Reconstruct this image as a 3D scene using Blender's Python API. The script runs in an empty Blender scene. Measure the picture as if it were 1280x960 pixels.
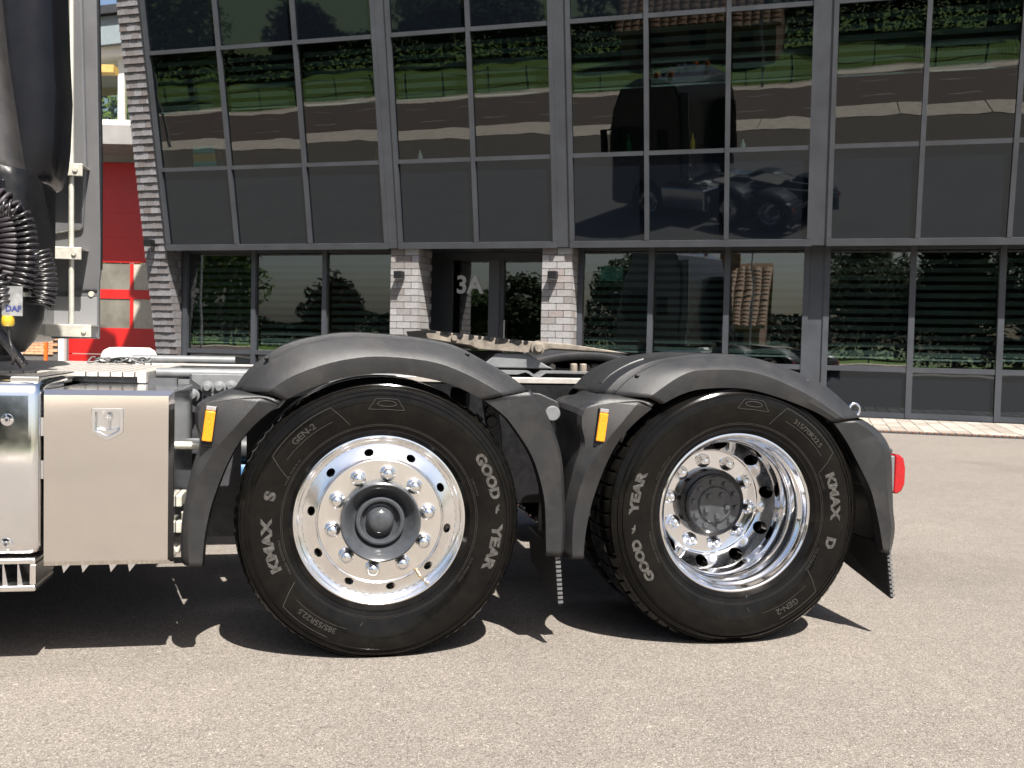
import bpy, math, random
from mathutils import Vector, Matrix
random.seed(7)
S = bpy.context.scene
COL = S.collection
R = math.radians
PI = math.pi

# ------------------------------------------------------------------ camera
CAM_H = 1.1097
cd = bpy.data.cameras.new('camera'); cam = bpy.data.objects.new('camera', cd); COL.objects.link(cam)
cd.sensor_width = 36; cd.sensor_fit = 'HORIZONTAL'; cd.lens = 36 * 1254.0 / 1280
cd.clip_start = .05; cd.clip_end = 2000
cd.dof.use_dof = True; cd.dof.focus_distance = 3.7; cd.dof.aperture_fstop = 10
cam.matrix_world = Matrix.Translation((0, 0, CAM_H)) @ Matrix.Rotation(PI / 2 - .0426, 4, 'X') @ Matrix.Rotation(.0216, 4, 'Z')
S.camera = cam
# ------------------------------------------------------------------ sky, sun, exposure
SUN = Vector((.27, -.60, 1.0)).normalized()
w = bpy.data.worlds.new('World'); S.world = w; w.use_nodes = True
wn = w.node_tree.nodes; wl = w.node_tree.links
sky = wn.new('ShaderNodeTexSky'); sky.sky_type = 'NISHITA'; sky.sun_disc = False
sky.sun_elevation = math.asin(SUN.z); sky.sun_rotation = math.atan2(SUN.x, SUN.y)
sky.air_density = 1.0; sky.dust_density = 3.0; sky.ozone_density = 1.0
wl.new(sky.outputs[0], wn['Background'].inputs[0]); wn['Background'].inputs[1].default_value = .05
sd = bpy.data.lights.new('sun', 'SUN'); sun = bpy.data.objects.new('sun', sd); COL.objects.link(sun)
sd.energy = 5.0; sd.angle = R(.53); sd.color = (1, .955, .89)
sun.rotation_euler = SUN.to_track_quat('Z', 'Y').to_euler()
S.view_settings.view_transform = 'Standard'; S.view_settings.look = 'None'
S.view_settings.exposure = 1.68; S.view_settings.gamma = 1; S.view_settings.use_curve_mapping = False
S.render.engine = 'CYCLES'
S.cycles.max_bounces = 8; S.cycles.diffuse_bounces = 2; S.cycles.glossy_bounces = 5; S.cycles.transparent_max_bounces = 12

# ------------------------------------------------------------------ materials
MATS = {}
ALB = .72                                   # overall albedo level of the painted and mineral surfaces
class NT:
    def __init__(s, name):
        s.m = bpy.data.materials.new(name); s.m.use_nodes = True; MATS[name] = s.m
        s.t = s.m.node_tree; s.n = s.t.nodes; s.b = s.n['Principled BSDF']; s.out = s.n['Material Output']
        s.co = s.n.new('ShaderNodeTexCoord')
    def link(s, a, b): s.t.links.new(a, b)
    def set(s, **k):
        for a, v in k.items(): s.b.inputs[a.replace('_', ' ')].default_value = v
        return s
    def noise(s, scale, detail=4, rough=.6, src=None, w=None):
        n = s.n.new('ShaderNodeTexNoise'); n.inputs['Scale'].default_value = scale
        n.inputs['Detail'].default_value = detail; n.inputs['Roughness'].default_value = rough
        s.link(src or s.co.outputs['Object'], n.inputs['Vector']); return n.outputs[0]
    def vor(s, scale, out='Color', feature='F1', src=None):
        n = s.n.new('ShaderNodeTexVoronoi'); n.inputs['Scale'].default_value = scale; n.feature = feature
        s.link(src or s.co.outputs['Object'], n.inputs['Vector']); return n.outputs[out]
    def ramp(s, src, stops):
        n = s.n.new('ShaderNodeValToRGB'); e = n.color_ramp.elements
        while len(e) < len(stops): e.new(.5)
        for el, (p, c) in zip(e, stops):
            el.position = p; el.color = (*c, 1) if len(c) == 3 else c
        s.link(src, n.inputs[0]); return n.outputs[0]
    def mix(s, a, b, fac, mode='MIX'):
        n = s.n.new('ShaderNodeMix'); n.data_type = 'RGBA'; n.blend_type = mode
        for i, v in ((6, a), (7, b)):
            if hasattr(v, 'is_linked'): s.link(v, n.inputs[i])
            else: n.inputs[i].default_value = (*v, 1)
        if hasattr(fac, 'is_linked'): s.link(fac, n.inputs[0])
        else: n.inputs[0].default_value = fac
        return n.outputs[2]
    def maprange(s, src, a, b, c, d):
        n = s.n.new('ShaderNodeMapRange')
        for i, v in enumerate((a, b, c, d)): n.inputs[i + 1].default_value = v
        s.link(src, n.inputs[0]); return n.outputs[0]
    def bump(s, src, strength, dist, prev=None):
        n = s.n.new('ShaderNodeBump'); n.inputs['Strength'].default_value = strength; n.inputs['Distance'].default_value = dist
        s.link(src, n.inputs['Height'])
        if prev: s.link(prev, n.inputs['Normal'])
        s.link(n.outputs[0], s.b.inputs['Normal']); return n.outputs[0]
    def col(s, src):
        if s.b.inputs['Metallic'].default_value < .2: src = s.mix(src, (ALB, ALB, ALB), 1, 'MULTIPLY')
        s.link(src, s.b.inputs['Base Color']); return s
    def rgh(s, src): s.link(src, s.b.inputs['Roughness']); return s
    def rnd(s):
        n = s.n.new('ShaderNodeObjectInfo'); return n.outputs['Random']

def plain(name, c, rough=.5, metal=0.0, var=.15, scale=14, bump=0, bscale=200, spec=.5, coat=0):
    k = NT(name).set(Metallic=metal, Roughness=rough); k.b.inputs['Specular IOR Level'].default_value = spec
    if coat: k.b.inputs['Coat Weight'].default_value = coat; k.b.inputs['Coat Roughness'].default_value = .05
    nz = k.noise(scale, 5)
    lo = tuple(max(0, x * (1 - var)) for x in c); hi = tuple(min(1, x * (1 + var)) for x in c)
    k.col(k.ramp(nz, [(.3, lo), (.7, hi)]))
    k.rgh(k.maprange(k.noise(scale * 2.3, 4), .3, .7, max(.02, rough * .8), min(1, rough * 1.2)))
    if bump: k.bump(k.noise(bscale, 3), bump, .002)
    return k.m

# asphalt: pale brownish aggregate
k = NT('asphalt').set(Roughness=.88); k.b.inputs['Specular IOR Level'].default_value = .25
pos = k.co.outputs['Object']
grain = k.ramp(k.vor(300), [(0, (.05, .043, .037)), (.25, (.155, .137, .118)), (.65, (.225, .200, .172)), (.86, (.31, .278, .243)), (.96, (.46, .42, .375)), (1, (.75, .71, .65))])
grain2 = k.ramp(k.vor(120), [(0, (.60, .60, .60)), (.2, (.90, .90, .90)), (.8, (1.05, 1.05, 1.04)), (.95, (1.16, 1.14, 1.1)), (1, (2.0, 1.92, 1.8))])
fine = k.ramp(k.noise(520, 2), [(.34, (.62, .62, .62)), (.6, (1.12, 1.12, 1.12))])
big = k.ramp(k.noise(.8, 6, .65), [(.3, (.90, .90, .92)), (.7, (1.06, 1.05, 1.055))])
mid = k.ramp(k.noise(7, 5, .7), [(.3, (.93, .93, .93)), (.7, (1.05, 1.05, 1.05))])
c = k.mix(grain, fine, .75, 'MULTIPLY'); c = k.mix(c, grain2, 1, 'MULTIPLY'); c = k.mix(c, big, 1, 'MULTIPLY'); c = k.mix(c, mid, 1, 'MULTIPLY')
oil = k.ramp(k.noise(.55, 5, .6), [(.60, (1, 1, 1)), (.70, (.80, .79, .78))]); c = k.mix(c, oil, .8, 'MULTIPLY')
scuff = k.ramp(k.noise(2.3, 7, .75), [(.58, (1, 1, 1)), (.70, (1.2, 1.19, 1.17))]); c = k.mix(c, scuff, .9, 'MULTIPLY')
k.col(c); bb = k.bump(k.vor(300, 'Distance'), .5, .0025); k.bump(k.noise(420, 3), .35, .002, bb)
ASPH = k.m
k = NT('road_asphalt').set(Roughness=.85); k.col(k.ramp(k.noise(3, 6, .7), [(.3, (.12, .09, .075)), (.7, (.17, .13, .11))])); ROAD = k.m
k = NT('lawn').set(Roughness=.9); k.col(k.ramp(k.noise(6, 8, .75), [(.3, (.06, .13, .010)), (.7, (.14, .25, .02))])); LAWN = k.m
k = NT('field').set(Roughness=.95); k.col(k.ramp(k.noise(.5, 8, .75), [(.3, (.06, .10, .03)), (.7, (.12, .16, .05))])); FIELD = k.m
PAVE = plain('paving_slab', (.85, .74, .62), .85, var=.2, scale=3)
k = NT('paver').set(Roughness=.85)
k.col(k.mix(k.ramp(k.rnd(), [(0, (.25, .215, .18)), (.5, (.32, .28, .24)), (1, (.38, .34, .295))]), k.ramp(k.noise(30, 4), [(.3, (.8, .8, .8)), (.7, (1.1, 1.1, 1.1))]), 1, 'MULTIPLY'))
k.bump(k.noise(150), .3, .003); PAVER = k.m
RUST = plain('rusty_grate', (.16, .07, .04), .8, var=.4, scale=30)
WHITELINE = plain('road_paint', (.62, .6, .55), .7, var=.2, scale=8)
# facade
ANTH = plain('anthracite_aluminium', (.044, .048, .056), .42, var=.2, scale=1.7)
ANTHD = plain('anthracite_dark', (.02, .022, .026), .5, var=.1, scale=3)
def glassmat(name, ior, tint, wav=.10):
    k = NT(name); g = k.n.new('ShaderNodeBsdfGlossy'); g.inputs['Roughness'].default_value = 0.0
    t = k.n.new('ShaderNodeBsdfTransparent'); t.inputs[0].default_value = (*tint, 1)
    g.inputs[0].default_value = (.92, .96, .97, 1)
    fr = k.n.new('ShaderNodeFresnel'); fr.inputs['IOR'].default_value = ior
    mx = k.n.new('ShaderNodeMixShader')
    bp = k.n.new('ShaderNodeBump'); bp.inputs['Strength'].default_value = wav; bp.inputs['Distance'].default_value = .02
    nz = k.noise(1.1, 1); k.link(nz, bp.inputs['Height']); k.link(bp.outputs[0], g.inputs['Normal'])
    ge = k.n.new('ShaderNodeNewGeometry'); ma = k.n.new('ShaderNodeMath'); ma.operation = 'SUBTRACT'; ma.inputs[0].default_value = 1
    mb_ = k.n.new('ShaderNodeMath'); mb_.operation = 'MULTIPLY'; k.link(ge.outputs['Backfacing'], ma.inputs[1])
    k.link(fr.outputs[0], mb_.inputs[0]); k.link(ma.outputs[0], mb_.inputs[1]); k.link(mb_.outputs[0], mx.inputs[0]); k.link(t.outputs[0], mx.inputs[1]); k.link(g.outputs[0], mx.inputs[2])
    k.link(mx.outputs[0], k.out.inputs[0]); return k.m
GLASS = glassmat('window_glass', 1.58, (.46, .52, .51)); GLASSG = glassmat('ground_floor_glass', 2.35, (.52, .58, .57))
CGLASS = glassmat('car_glass', 1.6, (.12, .13, .14), .0)
k = NT('spandrel_glass').set(Roughness=.02, IOR=1.62); k.b.inputs['Base Color'].default_value = (.003, .0042, .0062, 1)
k.b.inputs['Specular Tint'].default_value = (.82, .92, 1, 1); k.bump(k.noise(1.3, 1), .05, .02); SPAN = k.m
k = NT('facade_brick').set(Roughness=.85)
k.col(k.mix(k.ramp(k.rnd(), [(0, (.17, .145, .135)), (.25, (.24, .225, .22)), (.5, (.29, .28, .28)), (.75, (.34, .33, .33)), (1, (.24, .205, .19))]), k.ramp(k.noise(22, 6, .7), [(.3, (.72, .72, .72)), (.7, (1.15, 1.15, 1.15))]), 1, 'MULTIPLY'))
k.bump(k.noise(60, 5), .5, .006); BRICK = k.m
k = NT('dark_brick').set(Roughness=.85)
k.col(k.mix(k.ramp(k.rnd(), [(0, (.115, .095, .09)), (.3, (.14, .13, .13)), (.6, (.16, .155, .162)), (1, (.205, .20, .208))]), k.ramp(k.noise(22, 6, .7), [(.3, (.6, .6, .6)), (.7, (1.2, 1.2, 1.2))]), 1, 'MULTIPLY'))
k.bump(k.noise(60, 5), .5, .006); DBRICK = k.m
MORTAR = plain('mortar', (.10, .095, .09), .95, var=.2)
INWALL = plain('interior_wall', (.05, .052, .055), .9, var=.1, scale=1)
BLIND = plain('blind_fabric', (.22, .25, .235), .9, var=.06, scale=3)
BRAIL = plain('blind_rail', (.66, .70, .68), .5, var=.05)
# truck
k = NT('fender_plastic').set(Roughness=.46); k.b.inputs['Specular IOR Level'].default_value = .42
k.col(k.ramp(k.noise(11, 7, .7), [(.3, (.021, .0215, .023)), (.7, (.033, .033, .034))]))
dust = k.ramp(k.noise(3.2, 8, .78), [(.48, (0, 0, 0)), (.72, (1, 1, 1))])
k.col(k.mix(k.b.inputs['Base Color'].links[0].from_socket, (.062, .056, .05), k.mix((0, 0, 0), dust, .55)))
k.rgh(k.maprange(k.noise(5, 6), .3, .7, .33, .47)); bb = k.bump(k.noise(360, 3, .7), .55, .002); FEND = k.m
k = NT('tyre_rubber').set(Roughness=.25); k.b.inputs['Specular IOR Level'].default_value = .16
k.col(k.ramp(k.noise(16, 6, .7), [(.3, (.003, .003, .003)), (.75, (.009, .0078, .0065))]))
k.rgh(k.maprange(k.noise(9, 5, .7), .3, .7, .08, .17)); k.bump(k.noise(240, 3), .035, .001); RUB = k.m
RUBD = plain('tread_rubber', (.03, .027, .024), .7, var=.4, scale=40, bump=.3)
LETTER = plain('tyre_lettering', (.055, .051, .046), .45, var=.7, scale=90)
LETTER2 = plain('tyre_relief', (.03, .027, .024), .3, var=.3, scale=60)  # paler than the rubber: highlights on the raised lines put into the colour
def alu(name, c, rough, bs, br, aniso=0):
    k = NT(name).set(Metallic=1.0, Roughness=rough)
    k.col(k.ramp(k.noise(7, 6, .7), [(.3, tuple(x * (.98 if aniso else .93) for x in c)), (.7, c)]))
    k.rgh(k.maprange(k.noise(24, 6, .75), .3, .75, rough * (.9 if aniso else .7), rough * (1.1 if aniso else 1.4)))
    if bs: k.bump(k.noise(br, 3), bs, .001)
    return k.m
CHROME = alu('polished_aluminium', (.86, .86, .87), .085, .05, 60)
DISCM = alu('brushed_aluminium', (.88, .85, .81), .25, 0, 260, 1)
RIMF = alu('polished_front_rim', (.90, .895, .89), .17, 0, 60)
NUTM = alu('chrome_nut', (.88, .88, .88), .05, 0, 1)
STEEL = alu('stainless_sheet', (.76, .725, .685), .075, .012, 420, 1)
STEELB = alu('stainless_edge', (.82, .83, .85), .16, .03, 80)
POLISH = alu('polished_panel', (.84, .84, .85), .11, .05, 7)
CATW = plain('dusty_aluminium', (.42, .39, .355), .5, metal=.19, var=.2, scale=25, bump=.3)
GREYP = plain('chassis_grey_paint', (.15, .155, .16), .45, var=.2, scale=18, bump=.1)
GREYD = plain('chassis_dark', (.035, .036, .04), .55, var=.4, scale=18, bump=.2)
BLACK = plain('black_plastic', (.008, .008, .009), .42, var=.3, scale=20, bump=.1, spec=.3)
BLACKG = plain('black_gloss', (.007, .007, .009), .22, var=.2, scale=10, spec=.25)
HUBM = plain('hub_paint', (.050, .054, .060), .2, var=.2, scale=30, coat=.15)
HUBD = plain('hub_black', (.006, .006, .007), .25, var=.2, scale=30)
CABP = plain('cab_paint_dark_grey', (.045, .045, .048), .25, metal=.3, var=.1, scale=3, coat=.8)
CABG = plain('fairing_grey', (.10, .10, .104), .35, var=.06, scale=4, coat=.3)
FIFTH = plain('greasy_cast_steel', (.175, .148, .118), .7, var=.5, scale=22, bump=.5, bscale=90)
GALV = plain('galvanised_steel', (.48, .46, .40), .42, metal=.5, var=.12, scale=30)
HOSE = plain('coiled_hose_black', (.02, .018, .02), .3, var=.2, scale=30)
HOSEP = plain('coiled_hose_purple', (.022, .016, .02), .55, var=.2, scale=30)
YELLOW = plain('yellow_plastic', (.5, .32, .02), .4)
WHITEP = plain('white_plastic', (.72, .70, .66), .45, var=.08)
SILVERL = plain('silver_label', (.25, .25, .245), .4, metal=.15, var=.3, scale=40)
INK = plain('printed_ink', (.03, .04, .16), .5)
BLUE = plain('blue_tank', (.05, .16, .32), .4)
def lens(name, c, em=0):
    k = NT(name).set(Roughness=.12); k.b.inputs['Coat Weight'].default_value = .6
    vv = k.vor(160, 'Distance'); k.col(k.ramp(vv, [(0, c), (1, tuple(x * .7 for x in c))])); k.bump(vv, .3, .002); return k.m
AMBER = lens('amber_lens', (.95, .33, .01)); REDL = lens('red_lens', (.42, .006, .010)); ORANGEL = lens('beacon_lens', (.9, .25, .01))
# other
REDDOOR = plain('red_door', (.56, .012, .010), .4, var=.06, scale=2)
WHITE = plain('white_paint', (.78, .77, .74), .5, var=.04)
CONC = plain('grey_concrete', (.28, .27, .26), .8, var=.12, scale=3)
ZINC = plain('zinc_fascia', (.20, .24, .26), .5, var=.08)
ORBRICK = NT('orange_brick'); k = ORBRICK; k.set(Roughness=.85)
k.col(k.mix(k.ramp(k.rnd(), [(0, (.50, .27, .15)), (1, (.66, .38, .22))]), k.ramp(k.noise(22, 5), [(.3, (.8, .8, .8)), (.7, (1.1, 1.1, 1.1))]), 1, 'MULTIPLY')); ORBRICK = k.m
BARK = plain('bark', (.07, .05, .035), .9, var=.4, scale=12)
def leafmat(name, a, b):
    k = NT(name).set(Roughness=.8); k.b.inputs['Specular IOR Level'].default_value = .1; k.col(k.ramp(k.noise(1.3, 5, .8), [(.3, a), (.7, b)])); return k.m
LEAF = leafmat('leaf_green', (.03, .06, .012), (.085, .13, .025)); LEAF2 = leafmat('leaf_dark', (.012, .025, .007), (.034, .055, .012)); LEAF3 = leafmat('leaf_red', (.05, .025, .018), (.09, .06, .03))
TILE = plain('roof_tile', (.30, .17, .09), .8, var=.3, scale=5)
HBRICK = plain('house_brick', (.26, .15, .10), .85, var=.25, scale=6)
IRON = plain('iron_fence', (.015, .016, .016), .6)
GALVP = plain('lamp_post_grey', (.35, .36, .36), .5)
TEAL = plain('teal_plastic', (.02, .35, .35), .5)
GREENP = plain('green_plastic', (.03, .3, .12), .5)

# ------------------------------------------------------------------ mesh helpers
class M:
    def __init__(s): s.v = []; s.f = []
    def add(s, vs, fs):
        n = len(s.v); s.v += [tuple(p) for p in vs]; s.f += [tuple(i + n for i in f) for f in fs]; return s
    def box(s, x0, x1, y0, y1, z0, z1):
        return s.add([(x0, y0, z0), (x1, y0, z0), (x1, y1, z0), (x0, y1, z0), (x0, y0, z1), (x1, y0, z1), (x1, y1, z1), (x0, y1, z1)],
                     [(3, 2, 1, 0), (4, 5, 6, 7), (0, 1, 5, 4), (1, 2, 6, 5), (2, 3, 7, 6), (3, 0, 4, 7)])
    def prism(s, poly, y0, y1):       # poly in (x,z), counter-clockwise seen from -y
        n = len(poly)
        return s.add([(x, y0, z) for x, z in poly] + [(x, y1, z) for x, z in poly],
                     [tuple(range(n)), tuple(range(2 * n - 1, n - 1, -1))] + [(i + n, (i + 1) % n + n, (i + 1) % n, i) for i in range(n)])
    def prismx(s, poly, x0, x1):      # poly in (y,z)
        n = len(poly)
        return s.add([(x0, y, z) for y, z in poly] + [(x1, y, z) for y, z in poly],
                     [tuple(range(n - 1, -1, -1)), tuple(range(n, 2 * n))] + [(i, (i + 1) % n, (i + 1) % n + n, i + n) for i in range(n)])
    def lathe(s, prof, n=64, c=(0, 0, 0), close=False):   # prof (r, y), axis y
        vs = []; fs = []; m = len(prof)
        for i in range(n):
            a = 2 * PI * i / n; ca, sa = math.cos(a), math.sin(a)
            vs += [(c[0] + r * ca, c[1] + y, c[2] + r * sa) for r, y in prof]
        for i in range(n):
            j = (i + 1) % n
            for q in range(m - 1 + (1 if close else 0)):
                q2 = (q + 1) % m
                fs.append((i * m + q, i * m + q2, j * m + q2, j * m + q))
        return s.add(vs, fs)
    def tube(s, path, r, n=8, caps=True):
        P = [Vector(p) for p in path]; vs = []; fs = []; up = None
        rr = r if isinstance(r, (list, tuple)) else [r] * len(P)
        for i, p in enumerate(P):
            t = (P[min(i + 1, len(P) - 1)] - P[max(i - 1, 0)]).normalized()
            if up is None:
                up = t.orthogonal().normalized()
            up = (up - t * up.dot(t)).normalized(); bi = t.cross(up)
            for q in range(n):
                a = 2 * PI * q / n; vs.append(p + (up * math.cos(a) + bi * math.sin(a)) * rr[i])
        for i in range(len(P) - 1):
            for q in range(n):
                fs.append((i * n + q, i * n + (q + 1) % n, (i + 1) * n + (q + 1) % n, (i + 1) * n + q))
        if caps: fs += [tuple(range(n - 1, -1, -1)), tuple(range((len(P) - 1) * n, len(P) * n))]
        return s.add(vs, fs)
    def rails(s, rails):              # quads between equal-length polylines
        n = len(rails[0]); vs = [p for r_ in rails for p in r_]
        fs = [(i * n + q, i * n + q + 1, (i + 1) * n + q + 1, (i + 1) * n + q) for i in range(len(rails) - 1) for q in range(n - 1)]
        return s.add(vs, fs)
    def mesh(s, name, mat, smooth=None):
        me = bpy.data.meshes.new(name); me.from_pydata(s.v, [], s.f); me.update()
        if mat: me.materials.append(mat)
        if smooth:
            for p in me.polygons: p.use_smooth = True
            me.set_sharp_from_angle(angle=R(smooth))
        return me
    def build(s, name, mat, parent=None, smooth=None, bevel=0, seg=2, solid=0, recalc=False, off=1):
        me = s.mesh(name, mat, smooth)
        if recalc:
            import bmesh
            b = bmesh.new(); b.from_mesh(me); bmesh.ops.remove_doubles(b, verts=b.verts, dist=1e-5); bmesh.ops.recalc_face_normals(b, faces=b.faces); b.to_mesh(me); b.free()
            if smooth: me.set_sharp_from_angle(angle=R(smooth))
        o = put(name, me, parent)
        if solid:
            sm = o.modifiers.new('s', 'SOLIDIFY'); sm.thickness = solid; sm.offset = off
        if bevel:
            bm = o.modifiers.new('b', 'BEVEL'); bm.width = bevel; bm.segments = seg; bm.limit_method = 'ANGLE'; bm.angle_limit = R(40)
            for p in me.polygons: p.use_smooth = True
            me.set_sharp_from_angle(angle=R(60)); bm.harden_normals = True
        return o
def put(name, me, parent=None, loc=None, rot=None):
    o = bpy.data.objects.new(name, me); COL.objects.link(o)
    if parent: o.parent = parent
    if loc: o.location = loc
    if rot: o.rotation_euler = rot
    return o
def empty(name, loc=(0, 0, 0), rz=0, parent=None):
    o = put(name, None, parent, loc); o.rotation_euler = (0, 0, rz); o.empty_display_size = .1; return o
def tag(o, label=None, cat=None, group=None, kind=None):
    for a, b in (('label', label), ('category', cat), ('group', group), ('kind', kind)):
        if b: o[a] = b
    return o
def resample(pts, n, smooth=True):
    P = [Vector(p) for p in pts]
    if smooth and len(P) > 2:
        Q = []
        for i in range(len(P) - 1):
            p0, p1, p2, p3 = P[max(i - 1, 0)], P[i], P[i + 1], P[min(i + 2, len(P) - 1)]
            for q in range(8):
                t = q / 8
                Q.append(.5 * ((2 * p1) + (p2 - p0) * t + (2 * p0 - 5 * p1 + 4 * p2 - p3) * t * t + (3 * p1 - p0 - 3 * p2 + p3) * t ** 3))
        Q.append(P[-1]); P = Q
    L = [0]
    for a, b in zip(P, P[1:]): L.append(L[-1] + (b - a).length)
    out = []; j = 0
    for i in range(n):
        d = L[-1] * i / (n - 1)
        while j < len(L) - 2 and L[j + 1] < d: j += 1
        t = (d - L[j]) / max(1e-9, L[j + 1] - L[j]); out.append(P[j].lerp(P[j + 1], min(1, max(0, t))))
    return out
def copy_tree(o, parent=None):
    c = o.copy(); COL.objects.link(c); c.parent = parent
    for ch in list(o.children): copy_tree(ch, c)
    return c
def textmesh(body, size, offset=0, extrude=0):
    cu = bpy.data.curves.new('t', 'FONT'); cu.body = body; cu.size = size; cu.offset = offset; cu.extrude = extrude
    cu.align_x = 'CENTER'; cu.resolution_u = 4
    o = bpy.data.objects.new('t', cu); COL.objects.link(o)
    bpy.context.view_layer.update()
    me = bpy.data.meshes.new_from_object(o.evaluated_get(bpy.context.evaluated_depsgraph_get()))
    v = [tuple(p.co) for p in me.vertices]; f = [tuple(p.vertices) for p in me.polygons]
    bpy.data.objects.remove(o); bpy.data.curves.remove(cu); bpy.data.meshes.remove(me)
    return v, f

# ================================================================== GROUND
FB = .3004; FO = (0, 17.8985, 0)           # facade yaw and origin; local x along facade, y inwards
def fw(u, y, z=0):                          # facade frame -> world
    return (u * math.cos(FB) + y * math.sin(FB), FO[1] - u * math.sin(FB) + y * math.cos(FB), z)
def sheet(name, u0, u1, y0, y1, z, mat, kind='structure', label=None):
    m = M().add([(u0, y0, 0), (u1, y0, 0), (u1, y1, 0), (u0, y1, 0)], [(0, 1, 2, 3)])
    o = m.build(name, mat); o.location = (FO[0], FO[1], z); o.rotation_euler = (0, 0, -FB); tag(o, label, None, None, kind); return o
g = M().add([(-600, -600, 0), (600, -600, 0), (600, 600, 0), (-600, 600, 0)], [(0, 1, 2, 3)]).build('ground', FIELD); g.location.z = -.03; tag(g, kind='structure')
sheet('yard', -70, 60, -28, 40, 0, ASPH, label='pale brown asphalt yard under the truck')
road = sheet('road', -110, 90, -42, -31, -.012, ROAD)
sheet('verge', -110, 90, -44.2, -42, .0, PAVE)
sheet('lawn', -110, 90, -80, -44.2, .004, LAWN)
pv = sheet('pavement', -110, 90, -31, -28, -.008, MORTAR)
slab = M().box(0, 2.96, .02, 2.96, 0, .03).mesh('paving_slab', PAVE)
for i in range(18):
    put('paving_slab', slab, pv, (-34 + i * 3.0, -31 + .0, 0))
dash = M().box(0, 1.4, 0, .12, 0, .005).mesh('lane_dash', WHITELINE)
for yy in (-33.7, -39.1):
    for i in range(26): put('lane_dash', dash, road, (-46 + i * 3.1, yy, 0))
# ================================================================== OFFICE BUILDING
TH = .1876; H0 = 2.7838; OFF = .55
B = empty('office_building', FO, -FB)
tag(B, 'dark grey office building with outward leaning glass upper storey above brick entrance', 'building')
UPROT = (TH, 0, 0); UPLOC = (0, -OFF, H0)
def up(m, name, mat, **k):
    o = m.build(name, mat, B, **k); o.location = UPLOC; o.rotation_euler = UPROT; return o
VL = [0, 1.4414, 3.544, 5.65, 7.1]
BAYS = [[-6.78, -5.274, -3.733, -2.2189], [-1.9444, -.5153, .8938], [1.1895, 2.4551, 3.7369, 5.0203], [5.3135, 6.6042, 7.8725, 9.16, 10.45], [10.74, 12.03, 13.3]]
fb = .035
SLATW = {}
def blind(u0, u1, vtop, vbot, pitch, sh, place, depth, loc, rot, railmat=BRAIL):
    # one roller blind: a bottom rail with the fabric bands hanging above it
    rail = M().box(u0 + .05, u1 - .05, depth, depth + .025, vbot, vbot + .028).build('blind', railmat, B); rail.location = loc; rail.rotation_euler = rot
    key = (round(u1 - u0, 3), round(sh, 3))
    if key not in SLATW: SLATW[key] = M().box(.05, (u1 - u0) - .05, 0, .004, 0, sh).mesh('blind_band', BLIND)
    v = vbot + .05
    while v + sh < vtop:
        o = put('blind_band', SLATW[key], rail, (u0, depth + .01, v)); v += pitch
for bi, bay in enumerate(BAYS):
    for u in bay:
        up(M().box(u - fb, u + fb, -.06, .05, .04, VL[-1]), 'mullion', ANTH)
    for a, b_ in zip(bay, bay[1:]):
        for r_ in range(4):
            v0, v1 = VL[r_], VL[r_ + 1]
            if r_: up(M().box(a + fb, b_ - fb, -.045, .05, v0 - fb, v0 + fb), 'transom', ANTH)
            pane = M().box(-(b_ - a) / 2 + fb, (b_ - a) / 2 - fb, 0, .012, -(v1 - v0) / 2 + fb, (v1 - v0) / 2 - fb)
            isw = r_ in (1, 3)
            o = pane.build('window_pane' if isw else 'spandrel_panel', GLASS if isw else SPAN, B)
            mtx = Matrix.Translation(UPLOC) @ Matrix.Rotation(TH, 4, 'X') @ Matrix.Translation(((a + b_) / 2, .0, (v0 + v1) / 2))
            mtx = mtx @ Matrix.Rotation(random.gauss(0, R(.11)), 4, 'X') @ Matrix.Rotation(random.gauss(0, R(.16)), 4, 'Z')
            o.matrix_local = mtx
            if isw:
                vb = v0 + 1.03 + (0 if r_ == 1 else .4) + random.uniform(-.006, .006)
                blind(a, b_, v1 - .05, vb, .155, .085, None, .12, UPLOC, UPROT)
    # bottom flashing of the leaning storey, one length per bay
    up(M().box(bay[0] - fb, bay[-1] + fb, -.07, .05, -.07, .035), 'bottom_flashing', ANTH)
for a, b_ in zip(BAYS, BAYS[1:]):
    up(M().box(a[-1] + fb, b_[0] - fb, -.035, .05, -.06, VL[-1]), 'pilaster', ANTH)
# interior of upper storey
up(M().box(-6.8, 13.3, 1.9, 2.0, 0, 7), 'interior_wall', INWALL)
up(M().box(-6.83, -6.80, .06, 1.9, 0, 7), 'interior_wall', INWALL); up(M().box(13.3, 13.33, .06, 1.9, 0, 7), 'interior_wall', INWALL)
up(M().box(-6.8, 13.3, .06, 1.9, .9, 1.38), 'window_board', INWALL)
up(M().box(-6.8, 13.3, .06, 1.9, 3.62, 3.7), 'interior_ceiling', INWALL)
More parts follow.
